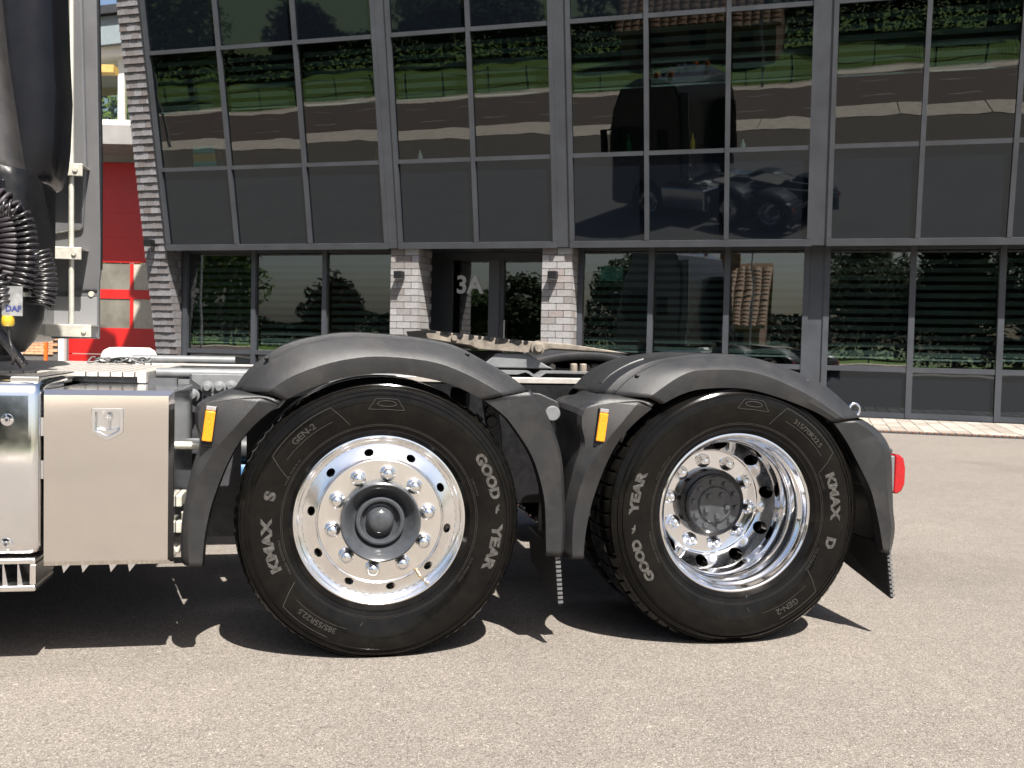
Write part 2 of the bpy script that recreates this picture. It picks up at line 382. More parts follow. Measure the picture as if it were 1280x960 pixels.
# soffit and ground storey
M().box(-6.85, 13.3, -.53, 3.2, 2.76, 2.85).build('soffit', ANTHD, B)
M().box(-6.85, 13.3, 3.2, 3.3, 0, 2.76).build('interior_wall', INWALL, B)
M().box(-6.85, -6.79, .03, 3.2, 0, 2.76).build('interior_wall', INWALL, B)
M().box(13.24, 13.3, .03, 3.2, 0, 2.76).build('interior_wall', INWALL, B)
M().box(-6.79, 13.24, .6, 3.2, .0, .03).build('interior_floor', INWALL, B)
ZS = .791; ZH = 2.70
GB = [[-6.775, -5.24, -3.72, -2.20], [1.22, 2.4502, 3.72, 4.9865], [5.31, 6.6035, 7.8913, 9.18, 10.45], [10.74, 12.03, 13.3]]
for bay in GB:
    for u in bay: M().box(u - .045, u + .045, -.07, .05, .02, 2.758).build('mullion', ANTH, B)
    for a, b_ in zip(bay, bay[1:]):
        for z in (.06, ZS): M().box(a + .045, b_ - .045, -.055, .045, z - .04, z + .04).build('transom', ANTH, B)
        M().box(a + .045, b_ - .045, -.05, .045, ZH, 2.757).build('transom', ANTHD, B)
        for (z0, z1, nm, mt) in ((.1, ZS - .04, 'spandrel_panel', SPAN), (ZS + .04, ZH, 'window_pane', GLASSG)):
            o = M().box(-(b_ - a) / 2 + .045, (b_ - a) / 2 - .045, 0, .012, -(z1 - z0) / 2, (z1 - z0) / 2).build(nm, mt, B)
            o.matrix_local = Matrix.Translation(((a + b_) / 2, 0, (z0 + z1) / 2)) @ Matrix.Rotation(random.gauss(0, R(.12)), 4, 'X') @ Matrix.Rotation(random.gauss(0, R(.15)), 4, 'Z')
        blind(a, b_, ZH - .02, ZS + .16 + random.uniform(-.01, .01), .135, .075, None, .14, (0, 0, 0), (0, 0, 0))
for a, b_ in zip(GB[1:], GB[2:]):
    M().box(a[-1] + .045, b_[0] - .045, -.045, .05, .02, 2.758).build('pilaster', ANTH, B)
M().box(1.175, 13.3, -.05, .04, 0, .02).build('plinth', ANTHD, B)
po = M().box(1.52, 1.93, .10, .108, 2.19, 2.45).build('window_poster', plain('poster_teal', (.30, .72, .62), .6, var=.25, scale=9)); po.location = FO; po.rotation_euler = (0, 0, -FB); tag(po, 'small teal poster behind ground floor window right of the entrance', 'poster')
# brick columns beside the entrance
def brick_column(u0, u1, y0, y1, lab):
    c = M().box(u0 + .012, u1 - .012, y0 + .012, y1, 0, 2.757).build('brick_column', MORTAR, B); c['label'] = lab
    hh = .118; n = int(2.757 / hh); W = u1 - u0
    full = M().box(0, W / 2 - .008, 0, .1, 0, hh - .012).mesh('brick', BRICK)
    third = M().box(0, W / 4 - .008, 0, .1, 0, hh - .012).mesh('brick', BRICK)
    half = M().box(0, .09, 0, .105, 0, hh - .012).mesh('brick', BRICK)
    side = M().box(0, .09, 0, .2, 0, hh - .012).mesh('brick', BRICK)
    for i in range(n):
        z = i * hh + .006; j = lambda: random.uniform(-.002, .002)
        if i % 2 == 0:
            put('brick', full, c, (u0, y0 + j(), z)); put('brick', full, c, (u0 + W / 2 + .004, y0 + j(), z))
        else:
            put('brick', third, c, (u0, y0 + j(), z)); put('brick', full, c, (u0 + W / 4 + .002, y0 + j(), z)); put('brick', third, c, (u0 + W * .75 + .006, y0 + j(), z))
        y = y0 + (.11 if i % 2 else .22) - .0
        if i % 2 == 0: put('brick', half, c, (u1 - .09 + j(), y0 + .108, z))
        while y + .2 < y1:
            put('brick', side, c, (u1 - .09 + j(), y + .003, z)); y += .212
    return c
brick_column(-2.166, -1.63, -.5, .14, 'grey brick column left of the entrance')
brick_column(.652, 1.175, -.5, .12, 'grey brick column right of the entrance')
# entrance recess
E_Y = .9
M().box(-2.1, -1.50, E_Y - .05, E_Y + .05, 0, 2.757).build('door_jamb', ANTHD, B)
M().box(.50, .652, E_Y - .05, E_Y + .05, 0, 2.757).build('door_jamb', ANTHD, B)
M().box(-1.50, .50, E_Y - .05, E_Y + .05, 2.62, 2.757).build('door_head', ANTHD, B)
M().box(-.76, -.55, E_Y - .06, E_Y + .04, 0, 2.62).build('door_jamb', ANTH, B)
sl = M().box(-1.50, -.76, E_Y, E_Y + .012, .02, 2.62).build('side_light', GLASSG, B)
v, f = textmesh('3A', .46, .012, .002)
m = M(); m.add([(x * 1.0 - 1.165, E_Y - .008 - z, 2.01 + y) for x, y, z in v], f); m.build('house_number', plain('frosted_number', (.7, .71, .72), .6), sl)
dr = M().box(-.55, -.46, E_Y - .045, E_Y + .03, .02, 2.62).build('door', ANTHD, B); dr['label'] = 'dark glazed entrance door'
M().box(.42, .50, E_Y - .045, E_Y + .03, .02, 2.62).build('door_stile', ANTHD, dr)
M().box(-.46, .42, E_Y - .045, E_Y + .03, .02, .2).build('door_rail', ANTHD, dr)
M().box(-.46, .42, E_Y, E_Y + .012, .2, 2.62).build('pane', GLASSG, dr)
M().tube([(-.43, E_Y - .09, .9), (-.43, E_Y - .09, 1.5)], .015).build('handle', GALV, dr, smooth=40)
# leaning brick fin at the end of the facade
FIN = empty('brick_fin', (0, 0, 0), 0, B)
hh = .142; fu0, fu1 = -7.36, -6.865
brk = [M().box(0, L, 0, .24, 0, hh - .01).mesh('brick', DBRICK) for L in ((fu1 - fu0) / 3 - .007, (fu1 - fu0) / 6 - .007)]
sideb = M().box(0, .1, 0, .2, 0, hh - .012).mesh('brick', DBRICK)
core = M()
for i in range(72):
    z = i * hh; y = -OFF + math.tan(TH) * (H0 - z - hh / 2) ; W = (fu1 - fu0) / 3
    core.box(fu0 + .015, fu1 - .015, y + .03, y + .45, z, z + hh)
    us = [(fu0, 0), (fu0 + W, 0), (fu0 + 2 * W, 0)] if i % 2 else [(fu0, 1), (fu0 + W / 2, 0), (fu0 + 1.5 * W, 0), (fu0 + 2.5 * W, 1)]
    for u, kk in us: put('brick', brk[kk], FIN, (u + .003, y + random.uniform(-.004, .004), z + .004))
    if z < 2.7:
        yy = y + .25 + (.1 if i % 2 else 0)
        while yy < .35:
            put('brick', sideb, FIN, (fu1 - .1, yy, z + .004)); yy += .21
core.box(fu0 + .02, fu1 - .012, .1, .6, 0, 2.75)
core.build('mortar_core', MORTAR, FIN)
up(M().box(-6.862, -6.818, -.03, .3, 0, 7.1), 'corner_trim', ANTH)
M().box(-6.862, -6.82, -.05, .04, 0, 2.758).build('corner_trim', ANTHD, B)
# flat roof and rear body so that the building stands as a volume
M().box(-7.3, 13.3, 3.3, 12, 0, 9.2).build('rear_wall', ANTHD, B)
M().box(-7.3, 13.3, -.6, 3.3, 9.5, 9.7).build('roof', ANTHD, B)
# paver apron with slot drain
ap = sheet('paver_apron', -7, 14, -2.95, .0, .004, MORTAR)
pm = M().box(0, .19, 0, .385, 0, .02).mesh('paver', PAVER)
for i in range(40):
    for j in range(6):
        put('paver', pm, ap, (4.2 + i * .2, -2.78 + j * .4 + (.0), random.uniform(.0, .003)), (0, 0, random.gauss(0, .004)))
dg = empty('drain_channel', FO, -FB); tag(dg, 'rusty slot drain running along the paver apron in front of the offices', 'drain')
M().box(-6, 14, -2.95, -2.8, .004, .016).build('channel', GREYD, dg)
bar = M().box(0, .055, -2.94, -2.81, .012, .026).mesh('grate_bar', RUST)
for i in range(110): put('grate_bar', bar, dg, (4.2 + i * .09, 0, 0))
# wall lamps
def wall_lamp(u, y, z, lab, rx=0):
    L = empty('wall_lamp', fw(u, y, z), -FB); tag(L, lab, 'wall lamp', 'black wall lamps on the brickwork')
    M().box(-.05, .05, -.03, .0, -.05, .05).build('back_plate', BLACK, L)
    M().box(-.075, .075, -.19, -.03, -.055, .075).build('lamp_body', BLACK, L, bevel=.008)
    M().box(-.055, .055, -.17, -.05, -.06, -.0545).build('lens', WHITEP, L)
wall_lamp(-1.954, -.502, 2.235, 'black box lamp on brick column left of the entrance')
wall_lamp(.87, -.502, 2.235, 'black box lamp on brick column right of the entrance')
yf = -OFF + math.tan(TH) * (H0 - 2.83)
wall_lamp(-7.13, yf - .03, 2.83, 'black box lamp on leaning brick fin beside red door')
# items on the window boards
def witem(u, name, mat, lab, cat, hgt, wd, extra=None):
    dpt = .3; v = 1.39
    y = -OFF - math.sin(TH) * v + math.cos(TH) * dpt; z = H0 + math.cos(TH) * v + math.sin(TH) * dpt
    e = empty(name, fw(u, y, z), -FB); tag(e, lab, cat)
    e.rotation_euler = (TH, 0, -FB)
    return e
e = witem(-5.95, 'storage_crate', TEAL, 'teal crate with yellow band inside the leftmost upper window', 'crate', .4, .4)
M().box(-.24, .24, -.12, .12, 0, .18).build('crate_base', TEAL, e, bevel=.01)
M().box(-.23, .23, -.115, .115, .18, .33).build('yellow_band', YELLOW, e)
M().box(-.22, .22, -.12, .12, .33, .46).build('lid', TEAL, e, bevel=.01)
for u, mt, lab, h_ in ((-2.45, YELLOW, 'yellow bottle inside upper window beside the first pilaster', .3), (-1.62, WHITEP, 'white bottle inside upper window above the left brick column', .24),
                       (-.62, YELLOW, 'yellow bottle inside upper window above the entrance door', .34), (3.15, YELLOW, 'yellow bottle inside upper window where the cab is mirrored', .34), (2.1, GREENP, 'green bottle inside upper window where the cab is mirrored', .36), (3.95, WHITEP, 'white bottle inside upper window beside the third pilaster', .22)):
    e = witem(u, 'bottle', mt, lab, 'bottle', h_, .1)
    M().lathe([(0, 0), (.04, 0), (.042, h_ * .6), (.016, h_ * .8), (.016, h_), (0, h_)], 16).build('bottle_body', mt, e, smooth=40).rotation_euler = (PI / 2, 0, 0)
    M().lathe([(0, h_), (.02, h_), (.02, h_ + .03), (0, h_ + .03)], 12).build('cap', BLACK, e, smooth=40).rotation_euler = (PI / 2, 0, 0)

# ================================================================== FIRE STATION far left
FS = empty('fire_station', (-10, 24, 0), 0); tag(FS, 'fire station with tall red sectional door and white framed upper window', 'building')
def fsb(n, mt, x0, x1, y0, y1, z0, z1, par=FS, **k): return M().box(x0, x1, y0, y1, z0, z1).build(n, mt, par, **k)
DPANE = {False: plain('door_pane_grey', (.17, .16, .135), .15, var=.4, scale=1.2), True: plain('door_pane_beige', (.46, .43, .36), .25, var=.1)}
gd = fsb('garage_door', REDDOOR, -.62, 2.0, .06, .10, 0, .0 + .02); gd['label'] = 'tall red sectional garage door'
for z0, z1 in ((.02, .58), (.6, 1.18)): fsb('door_section', REDDOOR, -.62, 2.0, 0, .06, z0, z1, gd)
for z0, z1 in ((1.22, 1.92), (2.14, 2.76)):
    for x in (-.58, .88, 1.96): fsb('door_mullion', REDDOOR, x - .04, x + .04, -.005, .06, z0, z1, gd)
    for x0, x1 in ((-.54, .84), (.92, 1.92)): fsb('pane', DPANE[x0 > 0], x0, x1, .02, .03, z0, z1, gd)
fsb('door_rail', REDDOOR, -.62, 2.0, 0, .06, 1.18, 1.22, gd); fsb('door_rail', REDDOOR, -.62, 2.0, 0, .06, 1.92, 2.14, gd)
for i in range(4): fsb('door_section', REDDOOR, -.62, 2.0, 0, .06, 2.78 + i * .59, 2.78 + i * .59 + .588, gd)
fsb('lintel', CONC, -4.5, 4, -.1, .3, 5.15, 5.75); fsb('canopy', CONC, -4.5, 4, -1.5, -.1, 5.3, 5.72)
fsb('wall', CONC, -4.5, -.66, -.02, .3, 0, 5.15); fsb('wall', CONC, 2.05, 4, -.02, .3, 0, 5.15)
fsb('sill', WHITE, -4.5, 4, -.14, .3, 5.76, 6.12)
fsb('window_post', WHITE, .56, .70, -.08, .1, 6.12, 7.65); fsb('window_post', WHITE, -3.4, -3.2, -.08, .1, 6.12, 7.1)
fsb('pane', glassmat('station_glass', 1.5, (.8, .8, .7)), -3.2, .56, 0, .015, 6.12, 7.4)
fsb('pane', MATS['station_glass'], .70, 4, 0, .015, 6.12, 7.6)
fsb('roof_beam', plain('timber_yellow', (.55, .36, .10), .6), -1.2, .9, -1.2, -.9, 6.95, 7.12)
M().prism([(-4.5, 6.95), (5, 8.15), (5, 8.35), (-4.5, 7.15)], -.3, 3).build('window_head', WHITE, FS)
M().prism([(-4.5, 7.155), (5, 8.355), (5, 9.0), (-4.5, 7.8)], -.45, 3).build('fascia', ZINC, FS)
M().prism([(-4.6, 7.81), (5, 9.01), (5, 9.2), (-4.6, 8.0)], -.6, 5).build('roof', ANTHD, FS)
# orange brick garden wall and posts seen under the fairing
OW = M().box(-14.5, -10.72, 23.72, 23.9, 0, 1.3).build('garden_wall', MORTAR); tag(OW, 'low orange brick wall behind the truck, left of red door', 'wall')
ob = M().box(0, .21, 0, .1, 0, .06).mesh('brick', ORBRICK)
for i in range(16):
    for j in range(11):
        put('brick', ob, OW, (-14.4 + (i + .5 * (j % 2)) * .222, 23.69, .56 + j * .068))
bp_ = empty('barrier_post', (-11.35, 23.0, 0)); tag(bp_, 'white post with red band before the orange brick wall', 'post')
M().lathe([(0, 0), (.11, 0), (.11, .9), (0, .9)], 20).build('post', WHITE, bp_, smooth=40).rotation_euler = (PI / 2, 0, 0)
M().lathe([(0, .9), (.112, .9), (.112, 1.4), (0, 1.42)], 20).build('red_band', REDDOOR, bp_, smooth=40).rotation_euler = (PI / 2, 0, 0)
op = M().box(-10.93, -10.87, 23.4, 23.46, 0, 1.5).build('marker_post', plain('orange_paint', (.8, .14, .01), .5)); tag(op, 'thin orange post standing before the orange brick wall', 'post')
wp = M().box(-10.55, -10.42, 23.3, 23.42, 0, 1.6).build('gate_post', WHITE); tag(wp, 'white gate post at the end of the orange brick wall', 'post')

# ================================================================== TRUCK (x rearwards, y away from the viewer, z up)
TA = .1919
T = empty('tractor_truck', (-.4489, 3.4721, 0), TA)
tag(T, 'dark grey three axle tractor truck seen from its side, polished wheels and stainless toolbox', 'truck')
TW = 2.46                                   # distance between near and far outer rim planes
# ---- wheels
def profile_y(prof, r):
    for (r0, y0), (r1, y1) in zip(prof, prof[1:]):
        if r0 <= r <= r1 and r1 > r0: return y0 + (y1 - y0) * (r - r0) / (r1 - r0)
    return prof[-1][1]
def bent_text(body, size, r, ang, prof, bold=.002, spread=1.0, lift=.0012):
    v, f = textmesh(body, size, bold, .0009)
    m = M(); out = []
    for x, y, z in v:
        a = R(ang) - x * spread / r; rr = r + y
        out.append((rr * math.cos(a), profile_y(prof, rr) - lift - z, rr * math.sin(a)))
    m.add(out, f); return m
def arc_strip(m, r0, r1, a0, a1, prof, lift=.0015, n=None):
    n = n or max(2, int(abs(a1 - a0) / 2))
    ra = []; rb = []
    for i in range(n + 1):
        a = R(a0 + (a1 - a0) * i / n)
        ra.append((r0 * math.cos(a), profile_y(prof, r0) - lift, r0 * math.sin(a))); rb.append((r1 * math.cos(a), profile_y(prof, r1) - lift, r1 * math.sin(a)))
    m.rails([ra, rb])
def polar_line(m, pts, wd, prof, lift=.0015):       # thin raised line through (r, angle) points
    for (r0, a0), (r1, a1) in zip(pts, pts[1:]):
        n = max(1, int(max(abs(a1 - a0) / 3, 1))); L = []; K = []
        for i in range(n + 1):
            t = i / n; r_ = r0 + (r1 - r0) * t; a = R(a0 + (a1 - a0) * t)
            dx, dz = 0, 0
            p = Vector((r_ * math.cos(a), 0, r_ * math.sin(a)))
            L.append((r_, a)); 
        P = [Vector((r_ * math.cos(a), profile_y(prof, r_) - lift, r_ * math.sin(a))) for r_, a in L]
        for i in range(len(P)):
            t = (P[min(i + 1, len(P) - 1)] - P[max(0, i - 1)]).normalized(); nn = Vector((-t.z, 0, t.x)) * wd / 2
            K.append((P[i] - nn, P[i] + nn))
        m.rails([[a for a, _ in K], [b for _, b in K]])
OUT_F = [(.2870, .008), (.297, .001), (.303, -.007), (.312, -.014), (.3145, -.0175), (.318, -.0165), (.330, -.021), (.350, -.0285), (.375, -.0345), (.400, -.0375), (.425, -.0375), (.440, -.0345), (.4415, -.0375), (.4455, -.0365), (.447, -.032), (.4535, -.030), (.455, -.0325), (.459, -.0315), (.4605, -.0265), (.472, -.018), (.473, -.0205), (.4765, -.0185), (.478, -.0125), (.4855, -.004), (.4905, .006)]
TRD_F = [(.4945, .020), (.497, .045), (.4875, .049), (.4875, .058), (.4985, .062), (.499, .115), (.486, .119), (.486, .130), (.4995, .134), (.4995, .180), (.486, .184), (.486, .196), (.4995, .2)]
OUT_R = [(.2870, .008), (.297, .001), (.303, -.006), (.312, -.013), (.3145, -.0165), (.318, -.0155), (.332, -.021), (.352, -.028), (.377, -.0325), (.402, -.0345), (.427, -.033), (.442, -.029), (.4435, -.0315), (.4475, -.030), (.449, -.0255), (.458, -.020), (.459, -.0225), (.463, -.0215), (.4645, -.0155), (.478, -.004), (.4795, -.006), (.483, -.0035), (.4845, .002), (.494, .012), (.501, .022)]
TRD_R = [(.5045, .035), (.506, .065), (.506, .075), (.492, .078), (.492, .086), (.507, .089), (.5075, .128), (.493, .131), (.493, .137), (.5075, .14)]
def tyre_mesh(out, trd, width, hubz, lugs, depth, N=240):
    prof = [(r, y) for r, y in out] + trd
    half = width / 2 - .0
    mir = [(r, width - y) for r, y in reversed(prof)]
    full = prof + mir
    nout = len(out); nt = len(full); m = M(); vs = []; fs = []
    for i in range(N):
        a = 2 * PI * i / N
        for q, (r, y) in enumerate(full):
            tread = nout - 3 <= q < nt - nout + 3
            if lugs and tread and r > out[-1][0] - .016:
                ph = (i * lugs / N) % 1
                if lugs == 60:                      # traction tread: deep cross grooves
                    if ph < .12: r = r - depth * (1 if q >= nout - 1 else .5)
                elif q < nout + 2 or q > nt - nout - 3:     # rib tread: small shoulder notches
                    if ph < .34: r = r - depth
            x, z = r * math.cos(a), r * math.sin(a)
            if z < -hubz + .0005:
                z = -hubz + .0005
            elif z < -hubz + .06 and q < nout - 3:
                pass
            # side bulge above the contact patch
            if z < -.36 and abs(x) < .22 and q < nout:
                k_ = max(0, 1 - (x / .22) ** 2) * max(0, 1 - abs((-z - .43) / .07))
                y = y - .009 * k_
            vs.append((x, y, z))
    for i in range(N):
        j = (i + 1) % N
        for q in range(nt - 1): fs.append((i * nt + q, i * nt + q + 1, j * nt + q + 1, j * nt + q))
    m.add(vs, fs); return m.mesh('tyre', RUB, 32)
def disc_with_holes(m, r0, r1, yfun, n, rh, hr, ha, phase, depth, M1=32):
    # annulus r0..r1 with n oval hand holes centred on radius rh; hr radial, ha tangential half sizes
    sec = 2 * PI / n
    for s_ in range(n):
        ac = phase + s_ * sec; loops = []
        per = []
        for q in range(M1):
            t = q / M1 * 4; sd_ = int(t); ft = t - sd_
            if sd_ == 0: a, r_ = .5 - ft, r1
            elif sd_ == 1: a, r_ = -.5, r1 + (r0 - r1) * ft
            elif sd_ == 2: a, r_ = -.5 + ft, r0
            else: a, r_ = .5, r0 + (r1 - r0) * ft
            per.append((ac + a * sec, r_))
        hol = []
        for (a, r_) in per:
            dx, dr_ = (a - ac) * rh, r_ - rh; ang = math.atan2(dr_, dx)
            hol.append((ac + ha * math.cos(ang) / rh, rh + hr * math.sin(ang)))
        NL = 6; vs = []; fs = []
        for l in range(NL + 1):
            t = (l / NL)
            for (a, r_), (a2, r2) in zip(per, hol):
                A, Rr = a + (a2 - a) * t, r_ + (r2 - r_) * t
                vs.append((Rr * math.cos(A), yfun(Rr), Rr * math.sin(A)))
        for (a2, r2) in hol: vs.append((r2 * math.cos(a2), yfun(r2) + .004, r2 * math.sin(a2)))
        for (a2, r2) in hol: vs.append((r2 * math.cos(a2), yfun(r2) + depth, r2 * math.sin(a2)))
        for l in range(NL + 2):
            for q in range(M1):
                q2 = (q + 1) % M1
                fs.append((l * M1 + q, (l + 1) * M1 + q, (l + 1) * M1 + q2, l * M1 + q2))
        m.add(vs, fs)
nut_mesh = M().lathe([(.0, -.044), (.008, -.0435), (.0155, -.040), (.0205, -.032), (.0225, -.022), (.023, -.014), (.0275, -.011), (.0285, 0)], 24).mesh('wheel_nut', NUTM, 35)
bolt_mesh = M().lathe([(0, -.012), (.009, -.012), (.0105, -.010), (.011, 0)], 12).mesh('bolt', HUBM, 35)
def front_wheel(name, x, yb, hubz, texts, flip=False):
    W = empty(name, (x, yb, hubz), PI if flip else 0, T)
    put('tyre', TYRE_F, W)
    m = M().lathe([(.2865, .012), (.2945, .0085), (.2985, .003), (.2975, -.0015), (.293, -.0025), (.2895, 0), (.287, .006), (.2845, .014), (.279, .019), (.2725, .021), (.2695, .0245), (.266, .026)], 128)
    yf_ = lambda r: .006 + .020 * ((r - .218) / .048) ** .7 if r > .218 else .006
    disc_with_holes(m, .218, .266, yf_, 10, .2385, .0135, .0165, R(28), .05)
    m.lathe([(.218, .006), (.2145, .0015), (.212, .0)], 128)
    m.lathe([(.266, .026), (.262, .06), (.262, .3)], 64)
    rim = m.build('rim', RIMF, W, smooth=30, recalc=True)
    M().lathe([(.212, .0), (.18, -.0008), (.135, -.001)], 96).build('wheel_disc', DISCM, W, smooth=30)
    M().lathe([(.139, .0), (.1395, -.034), (.1375, -.042), (.133, -.045), (.128, -.042), (.114, -.024), (.100, -.008), (.091, .004), (.087, .006), (.0855, -.006), (.083, -.014), (.0775, -.016)], 96).build('hub', HUBM, W, smooth=30)
    M().lathe([(.0775, -.016), (.070, -.014), (.063, .004), (.056, .014), (.050, .012), (.047, .0), (.043, -.014), (.034, -.023), (.020, -.027), (0, -.028)], 64).build('hub_cap', HUBM, W, smooth=30)
    for i in range(10):
        a = R(10 + 36 * i); put('wheel_nut', nut_mesh, W, (.1675 * math.cos(a), 0, .1675 * math.sin(a)))
    a = R(-54.5); c = (.244 * math.cos(a), .0, .244 * math.sin(a))
    M().lathe([(0, -.018), (.004, -.018), (.0045, -.006), (.006, -.005), (.006, .02)], 12, c).build('valve', plain('brass_valve', (.5, .36, .2), .3, metal=.8) if 'brass_valve' not in MATS else MATS['brass_valve'], W, smooth=40)
    for t in texts: t.copy_to(W)
    return W
class Txt:
    def __init__(s, name, m, mat): s.name = name; s.me = m.mesh(name, mat)
    def copy_to(s, W): put(s.name, s.me, W)
TYRE_F = tyre_mesh(OUT_F, TRD_F, .335, .476, 80, .004)
TYRE_R = tyre_mesh(OUT_R, TRD_R, .262, .4888, 60, .012, 480)
def foot(r, ang, prof, s):      # small winged shoe between the two words
    pts = [(-.5, -.1), (-.1, -.25), (.5, -.3), (.55, -.12), (.1, .05), (.05, .3), (-.1, .3), (-.15, .12), (-.7, .45), (-.6, .25), (-.85, .25), (-.55, .05)]
    m = M(); vs = []
    for x, y in pts:
        a = R(ang) - x * s / r; rr = r + y * s; vs.append((rr * math.cos(a), profile_y(prof, rr) - .0018, rr * math.sin(a)))
    m.add(vs, [tuple(range(len(vs) - 1, -1, -1))]); return m
def oval(m, r, ang, rx, rz, wd, prof):
    L1, L2 = [], []
    for i in range(33):
        t = 2 * PI * i / 32
        for L, kx, kz in ((L1, rx, rz), (L2, rx - wd, rz - wd)):
            rr = r + kz * math.sin(t); a = R(ang) - kx * math.cos(t) / r
            L.append((rr * math.cos(a), profile_y(prof, rr) - .0016, rr * math.sin(a)))
    m.rails([L1, L2])
def decor(prof, mids, gen_ang, size_ang, size_txt, gen_txt):
    m = M()
    for a in mids:
        oval(m, .411, a, .034, .011, .003, prof)
        polar_line(m, [(.395, a + 9), (.428, a + 5), (.428, a - 5), (.395, a - 9), (.391, a - 5), (.391, a + 5), (.395, a + 9)], .0022, prof)
    for a, hw in ((gen_ang, 17), (size_ang, 17)):
        polar_line(m, [(.352, a + hw + 6), (.432, a + hw), (.432, a - hw), (.352, a - hw - 6)], .0025, prof)
        polar_line(m, [(.385, a + hw - 2), (.385, a - hw + 2)], .0018, prof)
    for r_ in (.3335, .3385): polar_line(m, [(r_, i * 12) for i in range(31)], .0012, prof)
    t1 = bent_text(size_txt, .026, .395, size_ang, prof, .0004, 1.1); t2 = bent_text(gen_txt, .030, .394, gen_ang, prof, .0006, 1.1)
    small = []
    for ang, s_ in ((200, 'TUBELESS  REGROOVABLE'), (150, 'RADIAL  MADE IN EU'), (20, 'LOAD RANGE'), (-30, 'DUAL SINGLE COLD')):
        small.append(Txt('small_print', bent_text(s_, .0105, .345, ang, prof, 0), LETTER2))
    return [Txt('sidewall_relief', m, LETTER2), Txt('size_marking', t1, LETTER2), Txt('series_marking', t2, LETTER2)] + small
TF = decor(OUT_F, (88, 268), 131, 238, '385/55R22.5', 'GEN-2')
TF += [Txt('tyre_lettering', bent_text('GOOD', .046, .393, 23.0, OUT_F, .0026, 1.14), LETTER), Txt('tyre_lettering', bent_text('YEAR', .047, .393, -13.5, OUT_F, .0026, 1.36), LETTER),
       Txt('tyre_emblem', foot(.409, 5.5, OUT_F, .026), LETTER), Txt('tyre_lettering', bent_text('KMAX', .046, .369, 192, OUT_F, .0026, 1.36), LETTER), Txt('tyre_lettering', bent_text('S', .048, .369, 166, OUT_F, .0028, 1.25), LETTER)]
TR = decor(OUT_R, (84, 272), 300, 49, '315/70R22.5', 'GEN-2')
TR += [Txt('tyre_lettering', bent_text('GOOD', .044, .393, 204, OUT_R, .0026, 1.14), LETTER), Txt('tyre_lettering', bent_text('YEAR', .045, .393, 168, OUT_R, .0026, 1.34), LETTER),
       Txt('tyre_emblem', foot(.409, 186.5, OUT_R, .026), LETTER), Txt('tyre_lettering', bent_text('KMAX', .046, .369, 10, OUT_R, .0026, 1.32), LETTER), Txt('tyre_lettering', bent_text('D', .046, .369, -17, OUT_R, .0028, 1.2), LETTER)]
front_wheel('wheel', 0, 0, .476, TF)
def rear_wheel(x, yb, hubz, flip=False):
    W = empty('wheel', (x, yb, hubz), PI if flip else 0, T)
    put('tyre', TYRE_R, W); put('inner_tyre', TYRE_R, W, (0, .345, 0))
    m = M().lathe([(.2865, .012), (.2945, .0085), (.2985, .003), (.2975, -.0015), (.293, -.0025), (.2885, 0), (.285, .007), (.2815, .022), (.2755, .032), (.2695, .036), (.2665, .041), (.2655, .060), (.2640, .085), (.2575, .094), (.2545, .105), (.2545, .165), (.2565, .19), (.2560, .210)], 128)
    yf_ = lambda r: .265 - .055 * max(0, (r - .207) / .049) ** 1.3
    disc_with_holes(m, .207, .2560, yf_, 10, .2335, .0205, .0250, R(10), .05)
    m.lathe([(.207, .265), (.2045, .2695), (.200, .2705)], 128)
    m.build('rim', CHROME, W, smooth=30, recalc=True)
    M().lathe([(.200, .2705), (.16, .271), (.125, .271)], 96).build('wheel_disc', CHROME, W, smooth=30)
    M().lathe([(.135, .271), (.135, .235), (.131, .226), (.118, .222), (.116, .208), (.108, .204)], 80).build('hub', HUBD, W, smooth=30)
    M().lathe([(.108, .204), (.105, .199), (.072, .197), (.070, .192), (.066, .188), (.03, .186), (0, .186)], 80).build('hub_cap', HUBM, W, smooth=30)
    for i in range(10):
        a = R(28 + 36 * i); put('wheel_nut', nut_mesh, W, (.1675 * math.cos(a), .271, .1675 * math.sin(a)))
        put('bolt', bolt_mesh, W, (.0885 * math.cos(a), .198, .0885 * math.sin(a)))
    for i in range(5):
        a = R(60 + 72 * i); put('bolt', bolt_mesh, W, (.045 * math.cos(a), .187, .045 * math.sin(a)))
    for t in TR: t.copy_to(W)
    return W
XR = 1.3146
rear_wheel(XR, -.0098, .4888)
front_wheel('wheel', 0, TW, .476, [], True); rear_wheel(XR, TW, .4888, True)
XF = -2.74
front_wheel('wheel', XF, 0, .476, [], False); front_wheel('wheel', XF, TW, .476, [], True)

# ---- mudguards
C1_I = [(-.331, -.04, .895), (-.265, -.04, .93), (-.146, -.04, .972), (-.011, -.04, .992), (.104, -.04, .985), (.235, -.04, .957), (.351, -.04, .905)]
C1_C = [(-.383, -.045, .922), (-.313, -.045, .971), (-.213, -.045, 1.012), (-.115, -.045, 1.037), (.001, -.045, 1.047), (.171, -.045, 1.031), (.300, -.045, .985), (.421, -.045, .920)]
C1_K = [(-.502, .05, .918), (-.45, .05, .992), (-.336, .05, 1.076), (-.214, .05, 1.111), (-.113, .05, 1.124), (.006, .05, 1.121), (.138, .05, 1.11), (.254, .05, 1.087), (.363, .05, 1.035), (.455, .05, .984), (.526, .05, .93)]
C2_I = [(1.002, -.04, .894), (1.075, -.04, .932), (1.163, -.04, .954), (1.318, -.04, .956), (1.458, -.04, .925), (1.598, -.04, .876), (1.681, -.04, .834)]
C2_C = [(.952, -.045, .917), (1.065, -.045, .994), (1.159, -.045, 1.019), (1.352, -.045, 1.013), (1.554, -.045, .941), (1.72, -.045, .844)]
